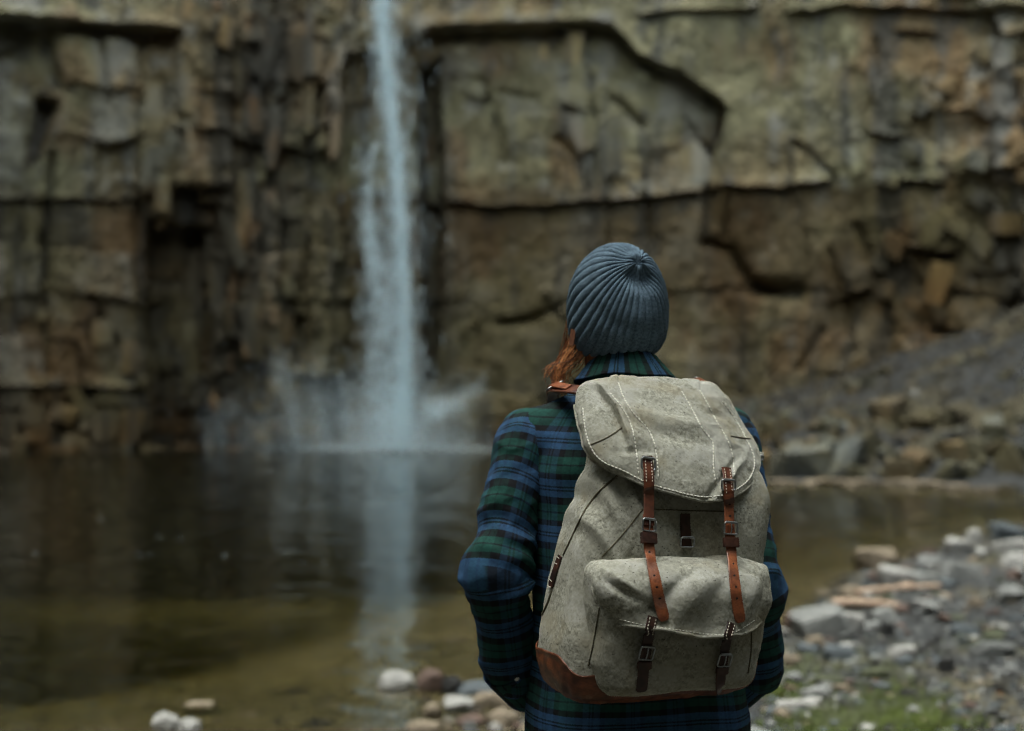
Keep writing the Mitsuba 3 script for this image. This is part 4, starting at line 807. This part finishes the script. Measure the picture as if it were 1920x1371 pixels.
aL, l0, l1 = side(LO, .025); zr = py_d(RO[:, 1]); aR, r0, r1 = side(RO, np.maximum(DD(np.clip(zr, zD[0], zD[-1])) - .06, .0))
Z0, Z1 = 1.160, 1.712
def AL(z): return aL(np.clip(z, l0 + 1e-6, l1 - 1e-6))
def AR(z): return aR(np.clip(z, r0 + 1e-6, r1 - 1e-6))
def loft(zs, al, ar, d0, d1, exps, nphi=220, rb=.03, rt=.02, bump=None):
    ph = np.linspace(0, 2 * np.pi, nphi, endpoint=False); rows = []
    for z, a0, a1, b0, b1, e in zip(zs, al, ar, d0, d1, exps):
        ins = (rb - math.sqrt(max(rb ** 2 - max(rb - (z - zs[0]), 0) ** 2, 0))) + (rt - math.sqrt(max(rt ** 2 - max(rt - (zs[-1] - z), 0) ** 2, 0)))
        ca, sa = np.cos(ph), np.sin(ph); hx, hy = max((a1 - a0) / 2 - ins, .004), max((b1 - b0) / 2 - ins, .004)
        x = (a0 + a1) / 2 + hx * np.sign(ca) * np.abs(ca) ** (2 / e); y = (b0 + b1) / 2 + hy * np.sign(sa) * np.abs(sa) ** (2 / e); rows.append(np.stack([x, y, x * 0 + z], -1))
    A = np.array(rows)
    V = wld(A[..., 0], A[..., 1], A[..., 2]); m = grid_mesh(V, wrap=True)
    n = np.array(meshkit.arrays(m, True)[2]).reshape(V.shape)
    c = V.mean(1, keepdims=True); 
    if ((V - c) * n).sum() < 0: n = -n
    if bump is not None: V = V + n * bump(A, V)[..., None]
    top, bot = V[-1].mean(0), V[0].mean(0); k = len(zs) * nphi; i = np.arange(nphi); j = (i + 1) % nphi
    return trimesh.Trimesh(np.vstack([V.reshape(-1, 3), bot, top]), np.vstack([m.faces, np.stack([i, j, i * 0 + k], 1), np.stack([j + k - nphi, i + k - nphi, i * 0 + k + 1], 1)]), process=False), V
def ridged(x, y, z, seed, o=3): return 1 - 2 * np.abs(2 * nfbm(x, y, z, o, seed) - 1)
def body_bump(A, V):
    a, d, z = A[..., 0], A[..., 1], A[..., 2]
    r = .0036 * ridged(a * 9, d * 9, z * 4.5, 41) + .006 * (nfbm(a * 5, d * 5, z * 3.5, 2, 42) - .5) + .0016 * ridged(a * 30, d * 30, z * 20, 43)
    fold = np.exp(-((z - 1.50) / .07) ** 2) * np.exp(-((a + .10) / .07) ** 2)
    r += .005 * fold * np.sin((a * 1.6 + z * .45) * 95)
    r += .006 * np.exp(-((a + .115 + .5 * (z - 1.38)) / .012) ** 2) * sstep(1.30, 1.36, z) * sstep(1.55, 1.45, z) * (d > .1)
    return r
zs = np.linspace(Z0, Z1, 120); body, bodyV = loft(zs, AL(zs), AR(zs), zs * 0, DD(np.clip(zs, zD[0], zD[-1])), np.interp(zs, [1.16, 1.55, 1.70], [5.0, 4.0, 2.6]), bump=body_bump)
put('backpack__bag', body, 'canvas', smooth=50)
# front pocket
zp = np.linspace(py_d(1303, 2.45), py_d(1049, 2.48), 70); PL = np.array([(1136, 1049), (1122, 1062), (1116, 1090), (1118, 1140), (1122, 1190), (1120, 1235), (1128, 1275), (1140, 1303)], float); PR = np.array([(1405, 1051), (1428, 1062), (1438, 1085), (1438, 1120), (1427, 1160), (1418, 1210), (1410, 1255), (1396, 1303)], float)
pl, pl0, pl1 = side(PL, .225); pr, pr0, pr1 = side(PR, .215)
depth = PchipInterpolator(py_d([1304, 1290, 1240, 1180, 1130, 1090, 1062, 1048], 2.46), [.020, .034, .042, .046, .056, .053, .034, .006])
def pocket_bump(A, V):
    a, d, z = A[..., 0], A[..., 1], A[..., 2]
    return .004 * ridged(a * 10, d * 6, z * 7, 51) + .006 * (nfbm(a * 7, d * 4, z * 6, 2, 52) - .5) + .0012 * ridged(a * 34, d * 30, z * 28, 53)
pocket, _ = loft(zp, pl(np.clip(zp, pl0 + 1e-6, pl1 - 1e-6)), pr(np.clip(zp, pr0 + 1e-6, pr1 - 1e-6)), zp * 0 + .15, DD(zp) + depth(np.clip(zp, *depth.x[[0, -1]])), zp * 0 + 4.2, 200, .02, .02, pocket_bump)
put('backpack__front_pocket', pocket, 'canvas', smooth=50)

def sheet(rows, dep, nu, nv, thick, disp):
    """a draped piece of cloth from traced control points: (surface grid, closed mesh, pixel grid)"""
    R, Dp = np.array(rows, float), np.array(dep, float); u, v = np.linspace(0, 1, R.shape[1]), np.linspace(0, 1, R.shape[0])
    fu, fv = np.linspace(0, 1, nu), np.linspace(0, 1, nv); f = lambda A: RectBivariateSpline(v, u, A, kx=3, ky=3)(fv, fu)
    px, py, d = f(R[..., 0]), f(R[..., 1]), f(Dp); V = B(px, py, d)
    nrm = np.cross(np.gradient(V, axis=1), np.gradient(V, axis=0)); nrm /= np.linalg.norm(nrm, axis=-1, keepdims=True) + 1e-12
    if (nrm @ NB).mean() < 0: nrm = -nrm
    a, dd, z = loc(V); V = V + nrm * disp(px, py, a, dd, z)[..., None]
    nrm = np.cross(np.gradient(V, axis=1), np.gradient(V, axis=0)); nrm /= np.linalg.norm(nrm, axis=-1, keepdims=True) + 1e-12
    if (nrm @ NB).mean() < 0: nrm = -nrm
    W = V - nrm * thick; n, m_ = V.shape[:2]
    rim = lambda A: np.concatenate([A[0, :], A[1:, -1], A[-1, -2::-1], A[-2:0:-1, 0]])
    edge = np.stack([rim(V), rim(V * .5 + W * .5) + (rim(V) - rim(V).mean(0)) * .004, rim(W)])
    return V, nrm, cat([grid_mesh(V), grid_mesh(W, flip=True), grid_mesh(edge, wrap=True)]), (px, py)
LID = [[(1092, 752), (1112, 732), (1165, 726), (1225, 727), (1285, 733), (1322, 737), (1345, 752)],
       [(1083, 740), (1110, 717), (1165, 711), (1225, 712), (1285, 719), (1328, 723), (1355, 743)],
       [(1083, 769), (1110, 758), (1165, 752), (1225, 752), (1290, 757), (1340, 760), (1383, 780)],
       [(1090, 803), (1118, 800), (1175, 798), (1235, 798), (1300, 802), (1358, 808), (1407, 822)],
       [(1099, 839), (1134, 850), (1190, 856), (1250, 862), (1315, 868), (1378, 868), (1422, 858)],
       [(1118, 866), (1156, 884), (1205, 908), (1260, 926), (1322, 940), (1382, 927), (1419, 888)]]
LD = [[-.012, -.014, -.014, -.014, -.014, -.014, -.012], [.022, .034, .036, .036, .036, .034, .020], [.058, .080, .090, .092, .090, .080, .055], [.088, .118, .135, .142, .138, .120, .088], [.110, .152, .174, .186, .184, .162, .118], [.125, .168, .194, .212, .214, .190, .140]]
def lid_disp(px, py, a, d, z):
    r = .0035 * ridged(a * 11, d * 11, z * 11, 61) + .005 * (nfbm(a * 7, d * 7, z * 7, 2, 62) - .5) + .0012 * ridged(a * 40, d * 40, z * 40, 63)
    # the pleat that runs down from the left corner: the cloth right of it laps over
    xl = np.interp(py, [712, 730, 760, 790, 815, 835], [1112, 1122, 1146, 1162, 1171, 1176]); s = px - xl
    w = sstep(716, 732, py) * (1 - sstep(812, 850, py))
    r += w * (.013 * np.exp(-np.maximum(s, 0) / 26) * sstep(-1.5, 2.5, s) - .007 * np.exp(-((s + 8) / 9) ** 2))
    # bands of webbing sewn under the cloth
    for A, Bq in ((([737, 758, 790, 821, 898], [1143, 1161, 1180, 1189, 1199]), ([718, 753, 780, 809, 835, 898], [1159, 1173, 1192, 1217, 1227, 1234])), (([734, 758, 781, 811, 858, 914], [1278, 1292, 1304, 1322, 1337, 1343]), ([732, 762, 790, 818, 839, 895], [1312, 1329, 1343, 1360, 1369, 1377]))):
        a0, a1 = np.interp(py, *A), np.interp(py, *Bq); r += .0024 * sstep(a0 - 2, a0 + 2, px) * (1 - sstep(a1 - 2, a1 + 2, px)) - .0016 * (np.exp(-((px - a0) / 2.2) ** 2) + np.exp(-((px - a1) / 2.2) ** 2))
    # soft cross creases between the two right hand seams
    w = np.exp(-((px - 1330 - (py - 760) * .45) / 22) ** 2); r += w * .0042 * ridged(px * .012, py * .048 - px * .010, 0 * px, 64, 2) * sstep(738, 750, py) * (1 - sstep(825, 850, py))
    # broad diagonal swell and the dip above the hem
    r += .007 * np.exp(-(((py - 785) - (px - 1230) * .22) / 12) ** 2) * np.exp(-((px - 1260) / 70) ** 2) - .006 * np.exp(-(((py - 812) - (px - 1230) * .22) / 14) ** 2) * np.exp(-((px - 1250) / 80) ** 2)
    r += .005 * np.exp(-(((px - 1392) + (py - 860) * .7) / 7) ** 2) * sstep(850, 880, py) - .005 * np.exp(-(((px - 1378) + (py - 860) * .7) / 7) ** 2) * sstep(850, 880, py)
    r += -.004 * np.exp(-((py - 848) / 7) ** 2) * np.exp(-((px - 1185) / 40) ** 2)
    return r
lidV, lidN, lid, (lpx, lpy) = sheet(LID, LD, 190, 150, .004, lid_disp)
put('backpack__lid', lid, 'canvas', 'pale worn canvas lid with white stitching', smooth=50)
FLAP = [[(1128, 1066), (1152, 1054), (1220, 1051), (1290, 1052), (1370, 1055), (1420, 1064)],
        [(1116, 1076), (1148, 1058), (1220, 1053), (1290, 1054), (1372, 1058), (1433, 1070)],
        [(1114, 1098), (1148, 1086), (1222, 1082), (1292, 1083), (1374, 1086), (1441, 1092)],
        [(1124, 1126), (1160, 1124), (1225, 1122), (1295, 1124), (1375, 1124), (1440, 1118)],
        [(1142, 1150), (1170, 1152), (1225, 1156), (1295, 1162), (1374, 1162), (1433, 1142)],
        [(1158, 1168), (1182, 1174), (1226, 1183), (1296, 1193), (1374, 1195), (1425, 1164)]]
FD = [[.190, .195, .195, .195, .195, .185], [.205, .222, .226, .226, .222, .200], [.222, .255, .268, .270, .262, .215], [.232, .266, .280, .284, .276, .222], [.236, .264, .278, .282, .274, .225], [.242, .268, .282, .288, .282, .236]]
def flap_disp(px, py, a, d, z):
    r = .0035 * ridged(a * 10, d * 6, z * 9, 71) + .0012 * ridged(a * 36, d * 30, z * 34, 73)
    r += -.008 * np.exp(-(((py - 1105) - (px - 1160) * .55) / 9) ** 2) * np.exp(-((px - 1165) / 28) ** 2) + .006 * np.exp(-(((py - 1088) - (px - 1160) * .55) / 9) ** 2) * np.exp(-((px - 1165) / 34) ** 2)
    r += -.007 * np.exp(-(((px - 1262) - (1105 - py) * .9) / 16) ** 2) * sstep(1070, 1090, py) * (1 - sstep(1135, 1160, py)) + .006 * np.exp(-(((px - 1300) - (1115 - py) * .8) / 26) ** 2) * sstep(1075, 1100, py)
    r += .005 * np.exp(-(((px - 1405) + (py - 1120) * .5) / 14) ** 2) - .005 * np.exp(-(((px - 1345) + (py - 1120) * .4) / 18) ** 2) * sstep(1070, 1100, py)
    return r
flapV, flapN, flap, (fpx, fpy) = sheet(FLAP, FD, 150, 110, .0035, flap_disp)
put('backpack__pocket_flap', flap, 'canvas', smooth=50)
# leather bottom that wraps up the sides, with a rolled edge
def leather_band():
    zz = np.concatenate([np.linspace(Z0 - .002, Z0 + .028, 14), np.linspace(Z0 + .032, Z0 + .085, 22)]); nphi = bodyV.shape[1]; ix = np.clip(np.searchsorted(zs, zz), 1, 119); w = ((zz - zs[ix - 1]) / (zs[ix] - zs[ix - 1]))[:, None, None]; V = bodyV[ix - 1] * (1 - w) + bodyV[ix] * w
    c = V.mean(1, keepdims=True); o = V - c; o /= np.linalg.norm(o, axis=-1, keepdims=True); ph = np.linspace(0, 2 * np.pi, nphi, endpoint=False)
    top = .078 - .030 * sstep(.0, .9, np.sin(ph)) - .016 * sstep(.2, 1, np.cos(ph)) + .003 * np.sin(ph * 7); f = np.minimum((zz - Z0)[:, None], top[None]) + Z0
    for j in range(nphi):
        for k in range(3): V[:, j, k] = np.interp(f[:, j], zz, V[:, j, k])
    s = (zz - Z0)[:, None] / top[None]; puff = .0028 + .0022 * np.exp(-((s - .97) / .06) ** 2) + .002 * np.sin(ph * 23 + s * 6)[..., ] * np.exp(-s * 2) * .6
    V = V + o * puff[..., None]; V[:2, :, 2] -= .003
    bot = V[0].mean(0); i = np.arange(nphi); m = grid_mesh(V, wrap=True)
    return trimesh.Trimesh(np.vstack([m.vertices, bot]), np.vstack([m.faces, np.stack([i, (i + 1) % nphi, i * 0 + V.shape[0] * nphi], 1)]), process=False), V
lb, lbV = leather_band()
put('backpack__leather_base', lb, 'base_leather', 'reddish brown leather bottom', smooth=50)
SKIN = cat([body, pocket, lid, flap, lb])
def on_skin(pts, n=40, lift=.001, mesh=None, k=3):
    q = spline(np.array(pts, float), n, k); p, nn = cast(SKIN if mesh is None else mesh, q[:, 0], q[:, 1]); ok = np.isfinite(p[:, 0])
    return p[ok] + nn[ok] * lift, nn[ok], q[ok]
# seams and stitching
def dashes(p, n, r=.0012, on=.0048, off=.0022, sides=5):
    s = np.r_[0, np.cumsum(np.linalg.norm(np.diff(p, axis=0), axis=1))]; f = interp1d(s, p, axis=0); out = []
    for a in np.arange(0, s[-1] - on, on + off): out.append(tube(f(np.linspace(a, a + on, 4)), np.array([.4, 1, 1, .4]) * r, sides))
    return out
lines = [[(1143, 737), (1161, 758), (1180, 790), (1189, 821), (1199, 896)], [(1159, 718), (1173, 753), (1192, 780), (1217, 809), (1227, 835), (1234, 897)], [(1278, 734), (1292, 758), (1304, 781), (1322, 811), (1334, 825), (1337, 858), (1343, 914)], [(1312, 732), (1329, 762), (1343, 790), (1360, 818), (1369, 839), (1377, 895)],
         [(1093, 765), (1097, 800), (1106, 834), (1126, 862), (1165, 881), (1208, 903), (1262, 920), (1322, 932), (1376, 920), (1410, 888), (1414, 862), (1400, 826), (1376, 783), (1352, 750)]]
st = []
for L in lines: p, n, _ = on_skin(L, 90, .0008, lid); st += dashes(p, n, .0014, .0058, .0014)
put('backpack__lid__stitching', cat(st), 'thread', kind='stuff', smooth=60)
st = []
p, n, _ = on_skin([(1162, 1161), (1184, 1167), (1226, 1175), (1296, 1185), (1372, 1187), (1416, 1162)], 60, .0005, flap); st = dashes(p, n, .0008)
put('backpack__pocket_flap__stitching', cat(st), 'thread', kind='stuff', smooth=60)
scene['canvas_welt'] = principled((.075, .066, .042), .95)
wl = []
for L, r in [([(1172, 882), (1132, 914), (1102, 950), (1076, 1000), (1056, 1042)], .0019), ([(1036, 1104), (1024, 1138), (1010, 1166), (1004, 1182)], .0022), ([(1124, 1140), (1116, 1190), (1108, 1230), (1103, 1248)], .0015), ([(1222, 955), (1300, 958), (1380, 960)], .0011), ([(1205, 955), (1165, 1005), (1128, 1045)], .0011), ([(1408, 1170), (1408, 1220), (1402, 1262)], .0014)]:
    p, n, _ = on_skin(L, 40, .0004, cat([body, pocket])); wl.append(tube(p, r, 6))
for L in ([(1108, 834), (1138, 821), (1167, 802)], [(1370, 818), (1388, 821), (1406, 823)]): p, n, _ = on_skin(L, 24, .0003, lid); wl.append(tube(p, .0014, 6))
put('backpack__bag__seam_welt', cat(wl), 'canvas_welt', smooth=60, kind='stuff')
def rims(V, key, cells): put(key, tube(spline(V[cells], 160), .0027, 8), 'canvas', smooth=60)
rims(np.concatenate([lidV[52:, 0], lidV[-1, 1:], lidV[-2:30:-1, -1]])[::4] - NB * .002, 'backpack__lid__bound_edge', slice(None))
rims(np.concatenate([flapV[45:, 0], flapV[-1, 1:], flapV[-2:60:-1, -1]])[::4] - NB * .0016, 'backpack__pocket_flap__bound_edge', slice(None))

# straps, buckles, loops
def ribbon(p, side, nrm, w, th):
    """a strap of rounded section along p"""
    c = [(-.5, .1), (-.46, .42), (-.36, .5), (.36, .5), (.46, .42), (.5, .1), (.46, -.5), (-.46, -.5)]; w = np.broadcast_to(w, (len(p),)); 
    V = np.stack([p + side * (a * w)[:, None] + nrm * (b * th) for a, b in c], 1); m = grid_mesh(V, wrap=True); k = len(p) * 8; i = np.arange(8); j = (i + 1) % 8
    return trimesh.Trimesh(np.vstack([m.vertices, V[0].mean(0), V[-1].mean(0)]), np.vstack([m.faces, np.stack([i, j, i * 0 + k], 1), np.stack([j + k - 8, i + k - 8, i * 0 + k + 1], 1)]), process=False)
def frame_along(p, n):
    t = np.gradient(p, axis=0); t /= np.linalg.norm(t, axis=1, keepdims=True); s = np.cross(n, t); s /= np.linalg.norm(s, axis=1, keepdims=True); nn = np.cross(t, s); sg = np.sign((nn * NB).sum(1).mean()); s_ = s * 1.0
    if (s_ @ RB).mean() < 0: s_ = -s_
    return t, s_, nn * sg
def taut(pts, n=70, lift=.003, hang=None):
    """a strap pulled tight over the bag: it bridges the hollows between the places where it touches"""
    q = spline(np.array(pts, float), n); p, _ = cast(SKIN, q[:, 0], q[:, 1]); d = np.where(np.isfinite(p[:, 0]), loc(p)[1], .2) + lift
    h = [0]
    for i in range(1, n):
        while len(h) > 1 and (d[h[-1]] - d[h[-2]]) * (i - h[-1]) <= (d[i] - d[h[-1]]) * (h[-1] - h[-2]): h.pop()
        h.append(i)
    env = np.interp(np.arange(n), h, d[h]); d = np.maximum(d, d * .35 + env * .65) if hang is None else np.maximum(d, d * (1 - hang) + env * hang)
    k = np.ones(7) / 7; d = np.maximum(np.convolve(np.pad(d, 3, mode='edge'), k, 'valid'), d - .001)
    return B(q[:, 0], q[:, 1], d), q
def rrect(w, h, r, n=6):
    o = []
    for cx, cy, a in ((w / 2 - r, h / 2 - r, 0), (-w / 2 + r, h / 2 - r, 90), (-w / 2 + r, -h / 2 + r, 180), (w / 2 - r, -h / 2 + r, 270)):
        for k in range(n): b = math.radians(a + 90 * k / (n - 1)); o.append((cx + r * math.cos(b), cy + r * math.sin(b)))
    return np.array(o + o[:1])
def buckle(key, c, t, s, n, w, h, r=.0017, prong=True, rise=.2):
    o = rrect(w, h, .004); v = c + o[:, :1] * s - o[:, 1:] * t + n * (.001 + .0 * o[:, :1]) + n * (o[:, 1:] / h * rise * .012)
    k = put(key + '__buckle', cat([tube(v, r, 8), tube([c - s * w * .40 - t * h * .5 + n * (.001 + rise * .006), c + s * w * .40 - t * h * .5 + n * (.001 + rise * .006)], r * 1.35, 8)]), 'steel', smooth=60)
    if prong: put(key + '__prong', tube(spline([c + t * h * .48, c + n * .0035, c - t * h * .55 + n * .003], 8), .0012, 6), 'steel', smooth=60)
def loop_keeper(key, c, t, s, n, w, h, mat):
    v = np.array([(-.5, -.35), (-.5, .35), (-.42, .5), (.42, .5), (.5, .35), (.5, -.35)]); rows = [c + t * u + s * (v[:, :1] * w) + n * (v[:, 1:] * .0085 + .0015) for u in (-h / 2, -h / 2 + .001, h / 2 - .001, h / 2)]
    sc = np.array([.96, 1, 1, .96]); V = np.array([r.mean(0) + (r - r.mean(0)) * k for r, k in zip(rows, sc)]); inn = np.array([r.mean(0) + (r - r.mean(0)) * .72 for r in rows])
    put(key + '__keeper', grid_mesh(np.concatenate([V, inn[::-1], V[:1]]), wrap=True), mat, smooth=40)
def hole(pts, p, q, n):
    ms = []
    for hx, hy in pts:
        i = np.argmin(np.hypot(q[:, 0] - hx, q[:, 1] - hy)); d = (p[i] - QB) @ NB; m = trimesh.creation.cylinder(.0017, .0008, sections=10); R = trimesh.geometry.align_vectors([0, 0, 1], n[i])[:3, :3]
        ms.append(trimesh.Trimesh(m.vertices * [1, 1.35, 1] @ R.T + B(hx, hy, d) + n[i] * .0016, m.faces, process=False))
    return ms
PXM = 2.46 / FPX
def strap(label, path, w, mat, buckles, keepers, holes, stitch=None, hang=.65, ring=None, taper=True, cutmat=None):
    p, q = taut(path, 80, .003, hang); t, s, n = frame_along(p, np.repeat(NB[None], len(p), 0)); k = 'backpack__strap'; j = 1
    while k in scene: k = f'backpack__strap_{j:03d}'; j += 1
    W = np.full(len(p), w * PXM) * (1 + .06 * np.linspace(-1, 1, len(p))); W[-3:] *= [.97, .88, .66]
    if cutmat:                                                        # the part above the buckle is a darker piece
        i = int(np.argmin(np.hypot(q[:, 0] - cutmat[0], q[:, 1] - cutmat[1])))
        put(k, ribbon(p[i:], s[i:], n[i:], W[i:], .0032), mat, label, smooth=40); put(k + '__upper_piece', ribbon(p[:i + 6] + n[:i + 6] * .0034, s[:i + 6], n[:i + 6], W[:i + 6] * 1.02, .0034), cutmat[2], 'darker stitched upper piece', smooth=40)
    else: put(k, ribbon(p, s, n, W, .0032), mat, label, smooth=40)
    at = lambda x, y: int(np.argmin(np.hypot(q[:, 0] - x, q[:, 1] - y)))
    for (bx, by, bw, bh, pr) in buckles: i = at(bx, by); buckle(k, p[i] + n[i] * .004, t[i], s[i], n[i], bw * PXM, bh * PXM, prong=pr, rise=.35)
    for (kx, ky, kw, kh) in keepers: i = at(kx, ky); loop_keeper(k, p[i], t[i], s[i], n[i], kw * PXM, kh * PXM, 'dark_leather')
    for m in hole(holes, p, q, n):
        hk = k + '__hole'; put(hk, m, 'hole_dark')
    if stitch:
        i0, i1 = at(*stitch[0]), at(*stitch[1]); st = []
        for e in (-.30, .30): st += dashes(p[i0:i1] + s[i0:i1] * (e * W[i0:i1])[:, None] + n[i0:i1] * (.0022 + (.0034 if cutmat else 0)), n, .0009, .0036, .0022)
        put(k + '__stitching', cat(st), 'pale_thread', kind='stuff', smooth=60)
    return k
strap('left lid strap, brown leather turning greyish at its loose end', [(1212, 856), (1214, 880), (1215, 930), (1215, 985), (1216, 1015), (1220, 1045), (1228, 1085), (1236, 1125), (1246, 1164)], 22, 'tan_leather', [(1213, 872, 28, 22, False), (1216, 984, 27, 22, True)], [(1215, 1011, 32, 20)], [(1217, 936), (1216, 959), (1217, 1036), (1221, 1058), (1226, 1080), (1231, 1101), (1236, 1122)], ((1212, 858), (1215, 912)), cutmat=(1215, 968, 'brown_leather'))
strap('right lid strap, bright tan leather', [(1360, 878), (1363, 905), (1366, 940), (1368, 990), (1370, 1020), (1373, 1050), (1378, 1095), (1383, 1135), (1389, 1167)], 22, 'tan_leather', [(1364, 912, 29, 19, False), (1369, 990, 28, 22, True)], [(1370, 1018, 32, 18)], [(1367, 946), (1368, 968), (1372, 1037), (1374, 1058), (1376, 1080), (1379, 1101), (1381, 1122)], ((1361, 880), (1366, 928)), cutmat=(1365, 926, 'brown_leather'))
strap('dark leather strap closing the pocket, left', [(1224, 1156), (1219, 1180), (1213, 1210), (1209, 1235), (1206, 1262), (1203, 1297)], 22, 'dark_leather', [(1211, 1224, 28, 26, True)], [(1208, 1246, 27, 14)], [], ((1223, 1160), (1216, 1195)), hang=.4)
strap('dark leather strap closing the pocket, right', [(1372, 1168), (1366, 1190), (1360, 1215), (1356, 1240), (1352, 1266), (1350, 1298)], 20, 'dark_leather', [(1358, 1236, 26, 26, True)], [(1354, 1256, 24, 14)], [], ((1371, 1170), (1364, 1195)), hang=.4)
strap('short dark leather tab with a buckle between the lid straps', [(1285, 963), (1285, 985), (1286, 1005), (1287, 1027)], 22, 'dark_leather', [(1287, 1017, 28, 18, False)], [], [], None, hang=.3)
p, n, q = on_skin([(1271, 966), (1285, 967), (1299, 966)], 12, .0035); 
p1, n1, _ = on_skin([(1052, 1043), (1047, 1058), (1041, 1076), (1034, 1101)], 16, .002, body); t, s, nn = frame_along(p1, n1); s = np.cross(n1, t); s /= np.linalg.norm(s, axis=1, keepdims=True)
put('backpack__side_tab', ribbon(p1, s, n1, 19 * 2.6 / FPX * np.interp(np.linspace(0, 1, len(p1)), [0, .1, .9, 1], [.8, 1, 1, .8]), .004), 'dark_leather', 'dark leather tab riveted on the left side seam', smooth=40)
st = []
for i0 in (1, 4, 12, 15): i0 = min(i0, len(p1) - 1); st += dashes(np.array([p1[i0] - s[i0] * .007 + n1[i0] * .0025, p1[i0] + s[i0] * .007 + n1[i0] * .0025]), n1, .0008, .0028, .0014)
put('backpack__side_tab__stitching', cat(st), 'pale_thread', kind='stuff', smooth=60)
# a white grommet tab behind the lid's right edge
g = B(1426, 856, .10); gm = trimesh.creation.box((.011, .005, .016)); put('backpack__grommet_tab', moved(gm, g), 'thread'); put('backpack__grommet_tab__grommet', moved(trimesh.creation.torus(.0042, .0014), (0, 0, 0)).apply_transform(trimesh.transformations.rotation_matrix(math.pi / 2, [1, 0, 0])).apply_translation(g + [.001, -.004, -.002]), 'steel', smooth=True)
# shoulder straps: leather over the shoulders and back to the bag under the arms
for pts in ([(.165, 2.67, 1.694), (.125, 2.70, 1.699), (.092, 2.76, 1.702), (.082, 2.82, 1.698), (.085, 2.90, 1.638), (.085, 2.938, 1.54), (.070, 2.945, 1.44), (.058, 2.91, 1.33), (.046, 2.83, 1.25), (.062, 2.70, 1.205)], [(.31, 2.70, 1.700), (.345, 2.73, 1.712), (.370, 2.78, 1.712), (.375, 2.84, 1.70), (.370, 2.90, 1.64), (.370, 2.938, 1.54), (.385, 2.945, 1.44), (.405, 2.91, 1.33), (.425, 2.82, 1.25), (.42, 2.73, 1.215)]):
    p = spline(pts, 70); t = np.gradient(p, axis=0); t /= np.linalg.norm(t, axis=1, keepdims=True); o = p - np.array([.226, 2.80, 0]) * [1, 1, 0] - p * [0, 0, 1] + np.array([0, 0, .9]) * sstep(1.6, 1.70, p[:, 2])[:, None] * .3
    s = np.cross(o, t); s /= np.linalg.norm(s, axis=1, keepdims=True); n = np.cross(t, s); n *= np.sign((n * o).sum(1))[:, None]
    k = put('backpack__shoulder_strap', ribbon(p, s, n, .030, .005), 'brown_leather', 'reddish leather shoulder strap', smooth=40)
    i = 12; buckle(k, p[i] + n[i] * .004, t[i], s[i], n[i], .036, .026, prong=True)
    put(k + '__loose_end', ribbon(p[6:26] + n[6:26] * (.004 + .006 * np.sin(np.linspace(0, 3.1, 20)))[:, None], s[6:26], n[6:26], .018, .003), 'tan_leather', smooth=40)
tag('backpack', 'grey green canvas rucksack with brown leather straps, worn by the hiker', 'backpack')
